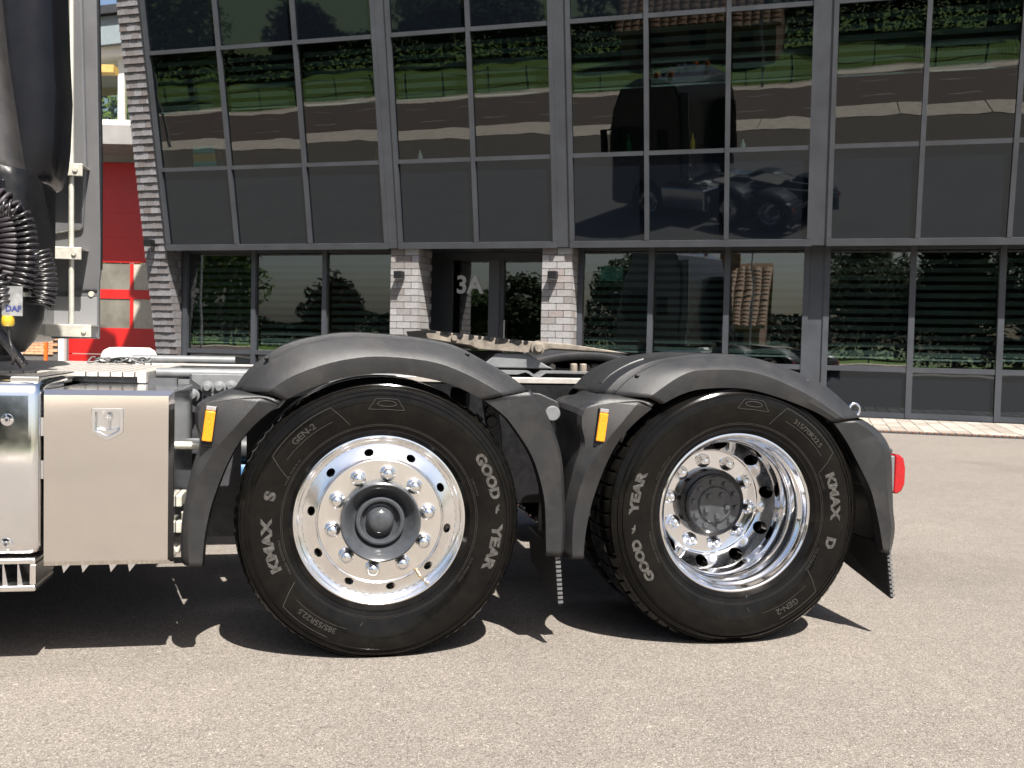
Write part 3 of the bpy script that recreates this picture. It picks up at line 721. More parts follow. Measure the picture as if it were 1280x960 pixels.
C2_K = [(.812, .05, .92), (.875, .05, .987), (.98, .05, 1.040), (1.12, .05, 1.068), (1.25, .05, 1.075), (1.38, .05, 1.066), (1.518, .05, 1.03), (1.685, .05, .965), (1.837, .05, .843)]
def my(P, f): return [(x, f(y), z) for x, y, z in P]
def crown(I, C, K, par, f, depth=.50, N=40):
    i_ = resample(I, N); c_ = resample(C, N); k_ = resample(K, N)
    ii = [Vector((p.x, .0, p.z + .004)) for p in i_]
    # rounded shoulder between crease and crest
    def between(t, ky):
        return [Vector((c.x + (q.x - c.x) * t, c.y + (q.y - c.y) * ky, c.z + (q.z - c.z) * t)) for c, q in zip(c_, k_)]
    rl = [ii, i_, [p.lerp(q, .5) + Vector((0, -.003, 0)) for p, q in zip(i_, c_)], [p.lerp(q, .93) for p, q in zip(i_, c_)], c_, between(.14, .09), between(.36, .28), between(.58, .50), between(.74, .66), between(.79, .71), between(.795, .80), between(.90, .92)]
    top = k_
    rl += [top, [p + Vector((0, .05, .003)) for p in top], [p + Vector((0, .2, .002)) for p in top], [p + Vector((0, depth - .06, 0)) for p in top], [p + Vector((0, depth, -.02)) for p in top], [p + Vector((0, depth + .01, -.06)) for p in top]]
    rl = [[Vector((p.x, f(p.y), p.z)) for p in r_] for r_ in rl]
    return M().rails(rl).build('crown', FEND, par, smooth=17, recalc=True, solid=.006, off=0)
def front_piece(dx, par, f, depth=.45):
    Iq = [(-.351, -.04, .879), (-.415, -.04, .826), (-.473, -.04, .76), (-.515, -.04, .683), (-.549, -.04, .594), (-.571, -.04, .519), (-.588, -.04, .42), (-.593, -.04, .335)]
    Cq = [(-.405, -.054, .901), (-.470, -.062, .826), (-.537, -.066, .747), (-.578, -.066, .68), (-.605, -.062, .627), (-.629, -.054, .52), (-.634, -.048, .42), (-.630, -.044, .336)]
    Lq = [(-.47, -.048, .896), (-.588, -.040, .874), (-.606, -.036, .82), (-.590, -.034, .74), (-.614, -.036, .65), (-.640, -.030, .52), (-.650, -.02, .42), (-.648, -.018, .338)]
    N = 36
    i_ = resample(Iq, N); c_ = resample(Cq, N); l_ = resample(Lq, N)
    l2 = [p + Vector((-.012, .02, .006)) for p in l_]; l3 = [p + Vector((-.016, .06, .010)) for p in l_]; l4 = [p + Vector((-.014, .2, .012)) for p in l_]; l5 = [p + Vector((.0, depth, .01)) for p in l_]
    i0 = [Vector((p.x + .004, .0, p.z)) for p in i_]
    rl = [i0, i_, c_, l_, l2, l3, l4, l5]
    rl = [[Vector((p.x + dx, f(p.y), p.z)) for p in r_] for r_ in rl]
    o = M().rails(rl).build('front_section', FEND, par, smooth=14, recalc=True, solid=.006, off=0)
    # top cover between the side face and the crown
    tp_ = [(-.606, -.034, .856), (-.588, -.041, .876), (-.53, -.046, .89), (-.405, -.050, .904), (-.351, -.04, .882)]
    tk = [(-.612, .03, .866), (-.60, .03, .886), (-.55, .02, .905), (-.497, .02, .922), (-.331, -.03, .899)]
    td = [(-.60, .3, .87), (-.58, .3, .895), (-.53, .3, .912), (-.49, .3, .922), (-.331, .0, .899)]
    rl = [resample(tp_, 20), resample(tk, 20), resample(td, 20)]
    rl = [[Vector((p.x + dx, f(p.y), p.z)) for p in r_] for r_ in rl]
    M().rails(rl).build('front_cover', FEND, par, smooth=38, recalc=True, solid=.005, off=0)
    return o
def marker(dx, z, par_y, label):
    m = empty('marker_lamp', (dx, par_y, z), 0, T); m['label'] = label; m.rotation_euler = (0, R(7), 0)
    M().box(-.0185, .0185, -.006, .012, -.075, .062).build('housing', BLACK, m, bevel=.004)
    M().box(-.0165, .0165, -.016, -.004, -.056, .046).build('lens', AMBER, m, bevel=.004)
    M().box(-.0165, .0165, -.013, -.004, .048, .062).build('bezel', CHROME, m, bevel=.002)
    mm = M().lathe([(.0105, 0), (.0105, -.0015), (.0085, -.0015), (.0085, 0)], 24, (0, -.0155, .016)); mm.build('reflector_ring', YELLOW, m)
def rear_piece(par, f):
    Iq = [(.354, -.04, .902), (.425, -.04, .85), (.479, -.04, .784), (.535, -.04, .694), (.574, -.04, .57), (.584, -.04, .47), (.587, -.04, .391), (.591, -.04, .348)]
    Cq = [(.505, -.045, .932), (.54, -.048, .89), (.567, -.05, .845), (.605, -.05, .755), (.624, -.05, .68), (.634, -.05, .571), (.640, -.048, .46), (.638, -.045, .347)]
    i_ = resample(Iq, 30); c_ = resample(Cq, 30)
    i0 = [Vector((p.x - .004, .0, p.z)) for p in i_]
    c1 = [p + Vector((.012, .014, .003)) for p in c_]; c2 = [p + Vector((.018, .05, .004)) for p in c_]; c3 = [p + Vector((.012, .42, .0)) for p in c_]
    rl = [[Vector((p.x, f(p.y), p.z)) for p in r_] for r_ in (i0, i_, c_, c1, c2, c3)]
    M().rails(rl).build('rear_section', FEND, par, smooth=38, recalc=True, solid=.006, off=0)
def tail_piece(par, f):
    Iq = [(1.685, -.04, .829), (1.735, -.04, .765), (1.778, -.04, .696), (1.842, -.04, .583), (1.870, -.04, .50), (1.888, -.04, .43), (1.909, -.04, .335)]
    Cq = [(1.755, -.045, .838), (1.84, -.046, .79), (1.885, -.046, .715), (1.905, -.046, .60), (1.918, -.046, .5), (1.93, -.045, .43), (1.925, -.044, .330)]
    Oq = [(1.83, .02, .838), (1.905, .02, .79), (1.955, .02, .715), (1.962, .02, .60), (1.966, .02, .5), (1.975, .02, .41), (1.955, .02, .322)]
    i_, c_, o_ = (resample(q, 30) for q in (Iq, Cq, Oq))
    i0 = [Vector((p.x - .004, .0, p.z)) for p in i_]
    mid = [a.lerp(b, .6) + Vector((0, -.018, 0)) for a, b in zip(c_, o_)]
    o2 = [p + Vector((.004, .05, .002)) for p in o_]; o3 = [p + Vector((0, .5, 0)) for p in o_]
    rl = [[Vector((p.x, f(p.y), p.z)) for p in r_] for r_ in (i0, i_, c_, mid, o_, o2, o3)]
    M().rails(rl).build('tail_section', FEND, par, smooth=38, recalc=True, solid=.006, off=0)
flap_mat = plain('mudflap_rubber', (.014, .014, .014), .6, var=.4, scale=60, bump=.5, bscale=120)
def flap(x0, x1, z0, z1, f, par, tz):
    # rubber flap across the truck with a ribbed outer edge; the lower edge rises inwards
    y0, y1 = f(-.035), f(.44)
    m = M().add([(x0 - .006, y0, z0 + .0), (x0 + .006, y0, z0), (x1 - .006, y0, z1), (x1 + .006, y0, z1), (x0 - .006 , y1, z0 + tz), (x0 + .006, y1, z0 + tz), (x1 - .006, y1, z1), (x1 + .006, y1, z1)],
                [(0, 1, 3, 2), (4, 6, 7, 5), (0, 4, 5, 1), (2, 3, 7, 6), (0, 2, 6, 4), (1, 5, 7, 3)])
    o = m.build('mud_flap', flap_mat, par)
    n = 12
    rib = M().box(-.009, .009, -.005, .006, 0, .0085).mesh('rib', plain('rubber_rib', (.10, .10, .10), .6) if 'rubber_rib' not in MATS else MATS['rubber_rib'])
    for i in range(n):
        t = (i + .5) / n; put('rib', rib, o, (x0 + (x1 - x0) * t + .002, y0, z0 + (z1 - z0) * t))
for nm, f in (('near', lambda y: y), ('far', lambda y: TW - y)):
    g1 = empty('mudguard', (0, 0, 0), 0, T); crown(C1_I, C1_C, C1_K, g1, f); front_piece(0, g1, f); rear_piece(g1, f)
    g2 = empty('mudguard', (0, 0, 0), 0, T); crown(C2_I, C2_C, C2_K, g2, f, .52); front_piece(XR, g2, f); tail_piece(g2, f)
    # raised rib on the rear crown
    kk = resample(C2_K, 60)
    seg = [p for p in kk if .83 < p.x < 1.0]
    M().rails([[Vector((p.x, f(y), p.z + dz)) for p in seg] for y, dz in ((.165, .001), (.17, .010), (.205, .010), (.21, .001))]).build('stiffening_rib', FEND, g2, smooth=40)
    for gp, px_, pz_, py_ in ((g1, -.392, 1.035, .022), (g1, .30, 1.062, .03), (g2, .925, .995, .012), (g2, 1.60, .985, .02)):
        so = M().lathe([(0, -.004), (.006, -.004), (.008, 0), (.008, .006)], 12).build('screw', BLACK, gp, smooth=40); so.location = (px_, f(py_), pz_); so.rotation_euler = (R(-45) if nm == 'near' else R(45) + PI, 0, 0)
    flap(.643, .626, .168, .36, f, T, .06); flap(1.952, 1.925, .156, .36, f, T, .085)
marker(-.5705, .813, -.056, 'amber side marker lamp on the front mudguard'); marker(.7735, .816, -.058, 'amber side marker lamp on the rear mudguard')
# brackets between the mudguards
M().prism([(.50, .93), (.56, .80), (.585, .79), (.605, .81), (.640, .86), (.635, .895), (.565, .925)][::1], .02, .04).build('mudguard_bracket', FEND, T, bevel=.006)
M().lathe([(0, -.012), (.024, -.012), (.0275, -.008), (.0275, .01)], 32, (.611, .018, .853)).build('bracket_cap', GREYP, T, smooth=35)
hb = M().prism([(.395, .93), (.42, .78), (.455, .64), (.475, .60), (.485, .66), (.480, .76), (.47, .82), (.475, .88), (.44, .92)], .30, .33).build('hanger_bracket', GREYP, T, bevel=.006)
for x, z, r_ in ((.425, .895, .020), (.43, .845, .017), (.437, .80, .024), (.452, .72, .012)):
    M().lathe([(0, -.02), (r_ * .8, -.02), (r_, -.012), (r_, 0)], 20, (x, .30, z)).build('bolt', GREYP, hb, smooth=35)
M().tube([(.30, .34, .86), (.33, .32, .80), (.36, .32, .79), (.385, .31, .82), (.40, .31, .80)], .012).build('brake_hose', GREYP, T, smooth=50)
M().tube([(.30, .42, .88), (.36, .40, .88)], .045, 20).build('brake_chamber', GREYD, T, smooth=50)
mb = M().prism([(-.372, .858), (-.345, .868), (-.325, .892), (-.335, .905), (-.36, .89)], -.02, .06).build('clamp_bracket', GREYP, T, bevel=.003)

# ---- toolbox
TB = empty('toolbox', (0, 0, 0), 0, T)
bx0, bx1, bz0, bz1 = -1.094, -.687, .341, .9205
M().box(bx0 + .004, bx1 - .004, .0005, .52, bz0 + .006, bz1 - .002).build('box_body', STEELB, TB, bevel=.004)
# door with folded edges
m = M(); e_ = .017
LX, LZ = -.8945, .812
oc = [(-.048, .05), (.048, .05), (.050, .046), (.050, -.024), (.044, -.034), (.006, -.056), (-.006, -.056), (-.044, -.034), (-.050, -.024), (-.050, .046)]
ic = [(-.036, .037), (.036, .037), (.037, .034), (.037, -.020), (.033, -.026), (.005, -.041), (-.005, -.041), (-.033, -.026), (-.037, -.020), (-.037, .034)]
a = [(bx0, -.004, bz0), (bx1, -.004, bz0), (bx1, -.004, bz1), (bx0, -.004, bz1)]
b_ = [(bx0 + .004, -.021, bz0 + e_), (bx1 - e_, -.021, bz0 + e_), (bx1 - e_, -.021, bz1 - e_), (bx0 + .004, -.021, bz1 - e_)]
from mathutils.geometry import tessellate_polygon
hole = [(LX + x * .9, -.021, LZ + z * .9) for x, z in oc]
tri = tessellate_polygon([[Vector((x, z, 0)) for x, y, z in b_], [Vector((x, z, 0)) for x, y, z in hole]])
m.add(b_ + hole, [tuple(t) for t in tri])
m.add(a + b_, [(0, 1, 5, 4), (1, 2, 6, 5), (2, 3, 7, 6), (3, 0, 4, 7)])
m.add([(x, 0.0, z) for x, y, z in a] + a, [(0, 1, 5, 4), (1, 2, 6, 5), (2, 3, 7, 6), (3, 0, 4, 7)])
m.build('door', STEEL, TB, recalc=True, smooth=20)
n = 10
o_ = [(LX + x, -.0215, LZ + z) for x, z in oc]; o2 = [(LX + x * .96, -.026, LZ + z * .96) for x, z in oc]; i2 = [(LX + x * 1.04, -.026, LZ + z * 1.04) for x, z in ic]; i2b = [(LX + x, -.023, LZ + z) for x, z in ic]; i3 = [(LX + x * .94, -.003, LZ + z * .94) for x, z in ic]
vs = o_ + o2 + i2 + i2b + i3; fs = []
for l in range(4):
    for q in range(n): fs.append((l * n + q, l * n + (q + 1) % n, (l + 1) * n + (q + 1) % n, (l + 1) * n + q))
fs.append(tuple(range(4 * n, 5 * n)))
latch = M().add(vs, fs).build('latch', STEELB, TB, smooth=30, recalc=True)
M().lathe([(0, -.020), (.010, -.020), (.0125, -.016), (.0125, .0)], 24, (LX, -.004, LZ + .020)).build('lock_cylinder', CHROME, TB, smooth=35)
M().box(LX - .0035, LX + .0035, -.031, -.024, LZ - .022, LZ + .020).build('handle', CHROME, TB, bevel=.002)
M().prism([(LX - .034, LZ - .014), (LX - .005, LZ - .022), (LX + .005, LZ - .022), (LX + .034, LZ - .014), (LX + .030, LZ - .024), (LX + .005, LZ - .038), (LX - .005, LZ - .038), (LX - .030, LZ - .024)][::-1], -.0275, -.018).build('pull_lip', STEELB, TB, bevel=.002)
for x in (-1.045, -.985, -.897, -.838):
    M().prism([(x, .341), (x + .03, .341), (x + .006, .310)], .02, .024).build('support_tab', STEELB, TB)
for z in (.80, .66): M().box(bx0 - .006, bx0 + .003, -.02, -.012, z - .03, z + .03).build('hinge', STEELB, TB)
# ---- polished tank skirt with step
SK = empty('tank_skirt', (0, 0, 0), 0, T)
prof = [(.30, .958), (.08, .956), (.02, .952), (-.012, .942), (-.028, .925), (-.034, .90), (-.034, .43), (-.030, .402), (-.018, .387), (.0, .382), (.3, .382)]
rl = []
for xx, sc in ((-2.3, 0), (-1.135, 0), (-1.118, .003), (-1.108, .009), (-1.101, .02), (-1.099, .035)):
    rl.append([(xx, y + sc, z - (sc if z > .9 else (-sc if z < .43 else 0)) * .6) for y, z in prof])
M().rails(rl).build('skirt_panel', POLISH, SK, smooth=45, recalc=True)
M().prismx([(.02, .40), (.3, .40), (.3, .94), (.02, .94)], -1.35, -1.104).build('skirt_end', STEELB, SK)
for x, z in ((-1.197, .823), (-1.200, .421)):
    M().lathe([(0, -.006), (.008, -.006), (.010, -.003), (.018, -.002), (.020, 0)], 24, (x, -.0345, z)).build('bolt', CHROME, SK, smooth=35)
    M().lathe([(0, -.0075), (.0055, -.0075), (.006, -.0055)], 12, (x, -.0345, z)).build('bolt_socket', GREYD, SK)
ST = empty('step', (0, 0, 0), 0, T)
for z0, z1 in ((.262, .284), (.352, .372)): M().box(-1.9, -1.112, -.030, .2, z0, z1).build('step_rail', DISCM, ST, bevel=.008)
M().box(-1.132, -1.112, -.028, .2, .284, .352).build('step_end', DISCM, ST, bevel=.004)
for i in range(9):
    x = -1.17 - i * .045
    M().prism([(x, .284), (x + .016, .284), (x + .004, .352), (x, .352)], -.02, .15).build('louvre', STEELB, ST)
M().box(-1.9, -1.14, .14, .16, .27, .36).build('step_back', GREYD, ST)

# ---- chassis
for y0 in (.78, 1.60):
    s_ = 1 if y0 < 1.2 else -1
    M().prismx([(y0, .70), (y0 + s_ * .08, .70), (y0 + s_ * .08, .712), (y0 + s_ * .01, .715), (y0 + s_ * .01, .945), (y0 + s_ * .08, .948), (y0 + s_ * .08, .96), (y0, .96)], -3.6, 2.0).build('chassis_rail', GREYP, T, recalc=True, bevel=.003)
for x in (-.9, -.1, .75, 1.9): M().box(x - .05, x + .05, .80, 1.58, .74, .92).build('cross_member', GREYD, T, bevel=.01)
M().tube([(-.85, .70, .952), (-.40, .70, .952)], .022, 16).build('air_pipe', GREYP, T, smooth=50)
M().tube([(-1.1, 1.62, .985), (-.62, 1.62, .985)], .020, 16).build('air_pipe', GREYP, T, smooth=50)
M().tube([(-1.1, 1.5, .962), (-.45, 1.5, .962)], .008, 8).build('cable_conduit', CATW, T, smooth=50)
pl_ = M().prism([(-.706, .66), (-.60, .66), (-.53, .80), (-.50, .955), (-.706, .955), (-.706, .93), (-.666, .90), (-.666, .70), (-.706, .70)], .60, .62).build('suspension_plate', GREYP, T, bevel=.003)
for x, z in ((-.645, .902), (-.60, .902), (-.555, .905), (-.70, .87)):
    M().lathe([(0, -.03), (.011, -.03), (.017, -.022), (.019, -.006), (.026, -.004), (.027, .0)], 20, (x, .60, z)).build('bolt', GREYP, pl_, smooth=35)
for x, z in ((-.655, .865), (-.632, .868)): M().lathe([(0, -.002), (.005, -.002), (.006, 0)], 12, (x, .60, z)).build('bolt_hole', BLACK, pl_)
M().box(-.72, -.52, .66, .69, .3, .95).build('inner_plate', GREYD, T)
M().tube([(-.704, .10, .728), (-.60, .10, .726)], .0135, 16).build('marker_bracket_bar', GALV, T, smooth=50)
for z in (.54, .45): M().box(-.69, -.67, .06, .2, z - .02, z + .02).build('toolbox_stay', GALV, T, bevel=.004)
M().tube([(-.665, .08, .5), (-.66, .1, .40), (-.69, .1, .36)], .010).build('toolbox_strap', GALV, T, smooth=50)
# axles, springs, tanks
M().box(-.50, 1.96, .69, .70, .42, .925).build('light_block_panel', BLACK, T)  # added black panel, no truck part: hides lit ground, darkens the wheel arches
for x, hz in ((0, .476), (XR, .4888), (XF, .476)):
    M().tube([(x, .3, hz), (x, TW - .3, hz)], .075, 20).build('axle', GREYD, T, smooth=50)
    for y in (.78, 1.68):
        o = M().lathe([(0, -.0), (.10, .0), (.135, .03), (.13, .08), (.14, .12), (.12, .16), (0, .17)], 24).build('air_spring', BLACK, T, smooth=40)
        o.location = (x + .32, y, .56); o.rotation_euler = (PI / 2, 0, 0)
    M().box(x - .35, x + .38, .74, .82, .40, .47).build('spring_arm', GREYD, T, bevel=.02); M().box(x - .35, x + .38, 1.64, 1.72, .40, .47).build('spring_arm', GREYD, T, bevel=.02)
M().lathe([(0, -.02), (.2, 0), (.24, .05), (.24, .45), (.2, .5), (0, .52)], 32, (XR, .97, .4888)).build('differential', GREYD, T, smooth=40)
M().tube([(XR, 1.23, .55), (-1.9, 1.23, .62)], .06, 16).build('prop_shaft', GREYD, T, smooth=50)
M().tube([(-.70, 1.3, .47), (-.30, 1.3, .47)], [.11, .11], 24).build('air_tank', BLUE, T, smooth=50)
for x, z in ((-.455, .60), (-.49, .50), (-.44, .64)): M().box(x - .02, x + .02, .5, .53, z - .008, z + .008).build('spring_clip', GALV, T, bevel=.003)
M().box(-1.9, -.75, .4, .78, .36, .9).build('battery_carrier', GREYD, T)
M().box(-2.3, -.8, 1.75, 2.44, .36, .94).build('far_tank', POLISH, T, bevel=.05, seg=4)
M().box(-3.5, -1.7, .6, 1.86, .35, 1.0).build('engine_block', GREYD, T, bevel=.03)
M().box(1.98, 2.02, .1, 2.36, .60, .72).build('rear_beam', GREYD, T, bevel=.01)
# tail lamps
for f, nm in ((lambda y: y, 'red tail lamp behind the rear mudguard'), (lambda y: TW - y, 'red tail lamp on the far side')):
    tl = empty('tail_lamp', (0, 0, 0), 0, T); tl['label'] = nm
    ya, yb = sorted((f(.005), f(.30)))
    M().box(1.945, 1.972, ya + .004, yb, .558, .70).build('lamp_base', GREYP, tl, bevel=.006)
    M().prism([(1.968, .553), (1.985, .552), (2.004, .562), (2.016, .59), (2.017, .65), (2.008, .69), (1.99, .704), (1.972, .704)], ya, yb).build('lens', REDL, tl, bevel=.008, seg=3)
M().tube([(1.855 + .022 * math.cos(t * PI / 8), .12, .868 + .026 * math.sin(t * PI / 8)) for t in range(17)], .006, 10).build('lifting_ring', CHROME, T, smooth=50)

# ---- fifth wheel
FWH = empty('fifth_wheel', (0, 0, 0), 0, T)
def slab_plate(top, bot, y0, y1): return M().prism(bot + top[::-1], y0, y1)
top = [(.222, 1.150), (.36, 1.138), (.60, 1.116), (.80, 1.106), (.93, 1.092), (1.05, 1.074)]
bot = [(.238, 1.112), (.34, 1.098), (.42, 1.088), (.46, 1.072), (.60, 1.064), (.69, 1.060), (.78, 1.078), (1.05, 1.066)]
M().prism(bot + top[::-1], .78, 1.68).build('coupling_plate', FIFTH, FWH, bevel=.006)
M().prism([(.70, 1.062), (.78, 1.08), (1.05, 1.068), (1.13, 1.066), (1.05, 1.078), (.85, 1.104), (.72, 1.11)], .765, 1.06).build('ramp_horn', FIFTH, FWH, bevel=.005)
M().prism([(.70, 1.062), (.78, 1.08), (1.05, 1.068), (1.13, 1.066), (1.05, 1.078), (.85, 1.104), (.72, 1.11)], 1.40, 1.695).build('ramp_horn', FIFTH, FWH, bevel=.005)
rg = random.Random(3)
for i in range(15):        # lumps of old grease along the top edge
    x = .235 + i * .031 + rg.uniform(-.013, .013); zt = 1.150 - (x - .222) * .09; h_ = rg.uniform(.004, .012)
    w2 = rg.uniform(.006, .022); M().prism([(x - w2, zt - h_ * rg.uniform(.3, 1.6)), (x + w2 * .3, zt - h_ * rg.uniform(.5, 1.9)), (x + w2, zt - h_ * .4), (x + w2 * .8, zt + .002), (x - w2 * .9, zt + .003)], .775, .86).build('grease', BLACK, FWH)
M().lathe([(0, -.03), (.016, -.03), (.02, -.022), (.02, -.012), (.03, -.010), (.032, .0)], 24, (.715, .765, 1.083)).build('pivot_pin', FIFTH, FWH, smooth=35)
M().lathe([(0, -.012), (.012, -.012), (.014, 0)], 16, (.352, .78, 1.118)).build('bolt', FIFTH, FWH, smooth=35)
for y in (.80, 1.52):
    M().prism([(.46, .992), (.80, .992), (.77, 1.005), (.68, 1.058), (.54, 1.058), (.49, 1.01)], y, y + .14).build('pedestal', GREYP, FWH, bevel=.01)
M().prism([(.42, .968), (.62, .968), (.655, .978), (.67, .972), (.69, .958), (.72, .958), (.745, .975), (.95, .975), (.95, .984), (.74, .985), (.715, .968), (.695, .968), (.67, .984), (.42, .984)], .72, 1.74).build('mounting_plate', GREYP, FWH, recalc=True)
M().box(.10, .98, .70, .78, .930, .956).build('sub_frame', CATW, FWH, bevel=.004)
for x in (.873, .915):
    o = M().lathe([(0, .045), (.012, .045), (.016, .04), (.016, .012), (.02, .01), (.02, 0)], 20).build('clamp_nut', FIFTH, FWH, smooth=35)
    o.location = (x, .74, .974); o.rotation_euler = (PI / 2, 0, 0)
for x, z, r_ in ((.74, 1.0, .012), (.77, .998, .01), (.80, 1.0, .014)): M().lathe([(0, -.03), (r_, -.03), (r_ * 1.2, 0)], 14, (x, .86, z)).build('bolt', FIFTH, FWH, smooth=35)

# ---- catwalk behind the cab
CWK = empty('catwalk', (0, 0, 0), 0, T)
cz = .957
M().box(-2.0, -.86, .50, 1.95, cz - .03, cz - .012).build('deck', BLACK, CWK)
pm = M().box(0, .0375, .49, 1.96, cz - .012, cz + .004).mesh('tread_plank', CATW)
for i in range(26): put('tread_plank', pm, CWK, (-.895 - i * .0435, 0, 0))
M().box(-.888, -.855, .48, 1.97, cz - .035, cz + .008).build('end_plank', CATW, CWK, bevel=.004)
M().box(-1.50, -1.12, .30, .50, cz - .035, cz - .004).build('deck_extension', CATW, CWK, bevel=.006)
M().box(-1.2, -1.11, .0, .50, .935, .962).build('deck_beam', DISCM, CWK, bevel=.006)
M().box(-1.10, -.75, .52, .56, .90, .94).build('deck_support', GREYD, CWK)
cv = M().prism([(-1.28, .962), (-1.02, .962), (-1.045, 1.02), (-1.07, 1.036), (-1.23, 1.036), (-1.26, 1.02)], 1.72, 1.95).build('white_cover', WHITEP, CWK, bevel=.012)
rc = random.Random(5)
for q in range(5):
    c0 = Vector((-1.16 + q * .035, 1.45 + rc.uniform(-.1, .1), cz + .012)); pts = []
    for t in range(22):
        a = t * .55 + q; pts.append(c0 + Vector((.05 * math.cos(a) * (1 + .3 * math.sin(t)) - .004 * t, .05 * math.sin(a), .012 * math.sin(t * .9 + q) + .012)))
    M().tube(resample(pts, 60), .0035, 6).build('cable', BLACK if q % 2 else GREYP, CWK, smooth=60)

# ---- cab (mostly left of the frame, seen again mirrored in the facade)
CB = empty('cab', (0, 0, 0), 0, T); CB['label'] = 'tall dark grey sleeper cab'
prof = [(-1.62, 1.05), (-1.60, 2.9), (-1.62, 3.35), (-1.75, 3.78), (-2.2, 3.96), (-2.9, 3.98), (-3.45, 3.75), (-3.78, 3.1), (-3.94, 2.3), (-4.02, 1.5), (-4.05, .95), (-4.05, .42), (-3.95, .33), (-3.30, .33), (-3.27, .55), (-3.15, .85), (-2.95, 1.03), (-2.55, 1.03), (-2.34, .85), (-2.24, .55), (-2.22, .45), (-2.1, .45), (-2.05, 1.05)]
M().prism(prof[::-1], .03, TW - .03).build('cab_body', CABP, CB, bevel=.05, seg=3, recalc=True)
M().add([(-3.77, .12, 2.95), (-3.985, .12, 1.72), (-3.985, TW - .12, 1.72), (-3.77, TW - .12, 2.95)], [(0, 1, 2, 3)]).build('windscreen', BLACKG, CB, solid=.02, off=0)
for y in (.024, TW - .024):
    M().prism([(-3.70, 1.75), (-2.75, 1.75), (-2.75, 2.65), (-3.55, 2.65)], y - .006, y + .006).build('side_window', BLACKG, CB)
    M().prism([(-2.45, 2.0), (-2.05, 2.0), (-2.05, 2.55), (-2.45, 2.55)], y - .006, y + .006).build('side_window', BLACKG, CB)
    M().tube([(-3.75, y, 2.6), (-3.9, y + (-.25 if y < 1 else .25), 2.55)], .02).build('mirror_arm', BLACK, CB)
    ym = y + (-.25 if y < 1 else .25)
    M().box(-3.97, -3.85, ym - .1, ym + .1, 1.9, 2.6).build('mirror', BLACK, CB, bevel=.04)
M().box(-4.12, -3.98, .1, TW - .1, .36, .85).build('bumper', BLACK, CB, bevel=.04)
for x, y in ((-2.15, .35), (-2.15, 2.1), (-2.6, .3), (-2.6, 2.15)):
    b_ = M().lathe([(0, 0), (.07, 0), (.07, .11), (.05, .15), (0, .16)], 20).build('beacon', ORANGEL, CB, smooth=40); b_.location = (x, y, 3.95); b_.rotation_euler = (PI / 2, 0, 0)
for y in (.7, 1.0, 1.4, 1.7):
    b_ = M().lathe([(0, 0), (.045, .0), (.03, .3), (.07, .42), (0, .42)], 16).build('air_horn', CHROME, CB, smooth=40); b_.location = (-2.3, y, 4.03); b_.rotation_euler = (0, R(0), PI / 2)
# far side fairing with hand rail
m = M().prism([(-2.1, 1.06), (-1.392, 1.075), (-1.392, 1.39), (-1.386, 1.43), (-1.386, 1.62), (-1.394, 2.04), (-1.41, 2.9), (-1.43, 3.6), (-2.1, 3.6)], 2.30, 2.34); m.build('fairing_panel', CABG, CB, bevel=.006)
M().prism([(-1.66, 1.62), (-1.63, 2.9), (-1.60, 3.6), (-1.50, 3.6), (-1.475, 2.9), (-1.45, 2.0), (-1.47, 1.66)], 2.27, 2.30).build('fairing_recess_panel', CABG, CB, bevel=.02)
M().box(-1.66, -1.40, 2.292, 2.30, 1.085, 1.30).build('fairing_lower_panel', plain('fairing_light_grey', (.20, .20, .205), .35, var=.05, scale=4), CB, bevel=.002)
M().tube([(-1.392, 2.32, 1.45), (-1.392, 2.32, 2.04), (-1.41, 2.32, 2.9), (-1.43, 2.32, 3.6)], .014, 10).build('edge_seal', BLACK, CB, smooth=50)
M().prism([(-1.66, 1.30), (-1.54, 1.31), (-1.50, 1.335), (-1.40, 1.337), (-1.40, 1.345), (-1.505, 1.343), (-1.545, 1.318), (-1.66, 1.31)], 2.29, 2.30).build('fairing_seam', GREYD, CB)
M().tube([(-1.500, 2.16, 1.10), (-1.502, 2.16, 1.6), (-1.504, 2.16, 2.4), (-1.508, 2.16, 3.4)], .0135, 12).build('hand_rail', GALV, CB, smooth=50)
for z, x0, x1 in ((1.955, -1.72, -1.44), (1.52, -1.72, -1.445), (1.115, -1.76, -1.395)):
    M().box(x0, x1, 2.12, 2.135, z - .032, z + .032).build('rail_bracket', GALV, CB, bevel=.003)
    M().box(x0, x1, 2.135, 2.30, z + .026, z + .032).build('rail_bracket_flange', GALV, CB)
    M().lathe([(0, -.01), (.012, -.01), (.014, 0)], 14, (x1 - .035, 2.12, z)).build('bolt', GALV, CB, smooth=35)
M().lathe([(0, -.01), (.014, -.01), (.017, 0)], 14, (-1.43, 2.295, 1.315)).build('bolt', GALV, CB, smooth=35)
# intake duct behind the cab
def duct_ring(z, x1, w_, y0, d_): 
    out = []
    for q in range(25):
        a = -PI / 2 + PI * q / 24
        ca, sa = math.cos(a), math.sin(a)
        out.append((x1 - w_ + w_ * math.copysign(abs(ca) ** .55, ca), y0 + d_ / 2 + d_ / 2 * math.copysign(abs(sa) ** .55, sa), z))
    return [(-1.75, out[0][1], z)] + out + [(-1.75, out[-1][1], z)]
rl = [duct_ring(z, x, .18, .49, .36) for z, x in ((1.661, -1.232), (1.670, -1.215), (1.697, -1.201), (1.751, -1.191), (1.823, -1.184), (2.004, -1.177), (2.185, -1.186), (2.456, -1.195), (3.178, -1.213))]
M().rails(rl).add(rl[0], [tuple(range(len(rl[0])))]).build('intake_duct', BLACKG, CB, smooth=50, recalc=True)
rl = [duct_ring(z, x, .09, .36, .26) for z, x in ((1.674, -1.295), (1.679, -1.281), (1.715, -1.286), (2.094, -1.34), (2.456, -1.376), (3.178, -1.42))]
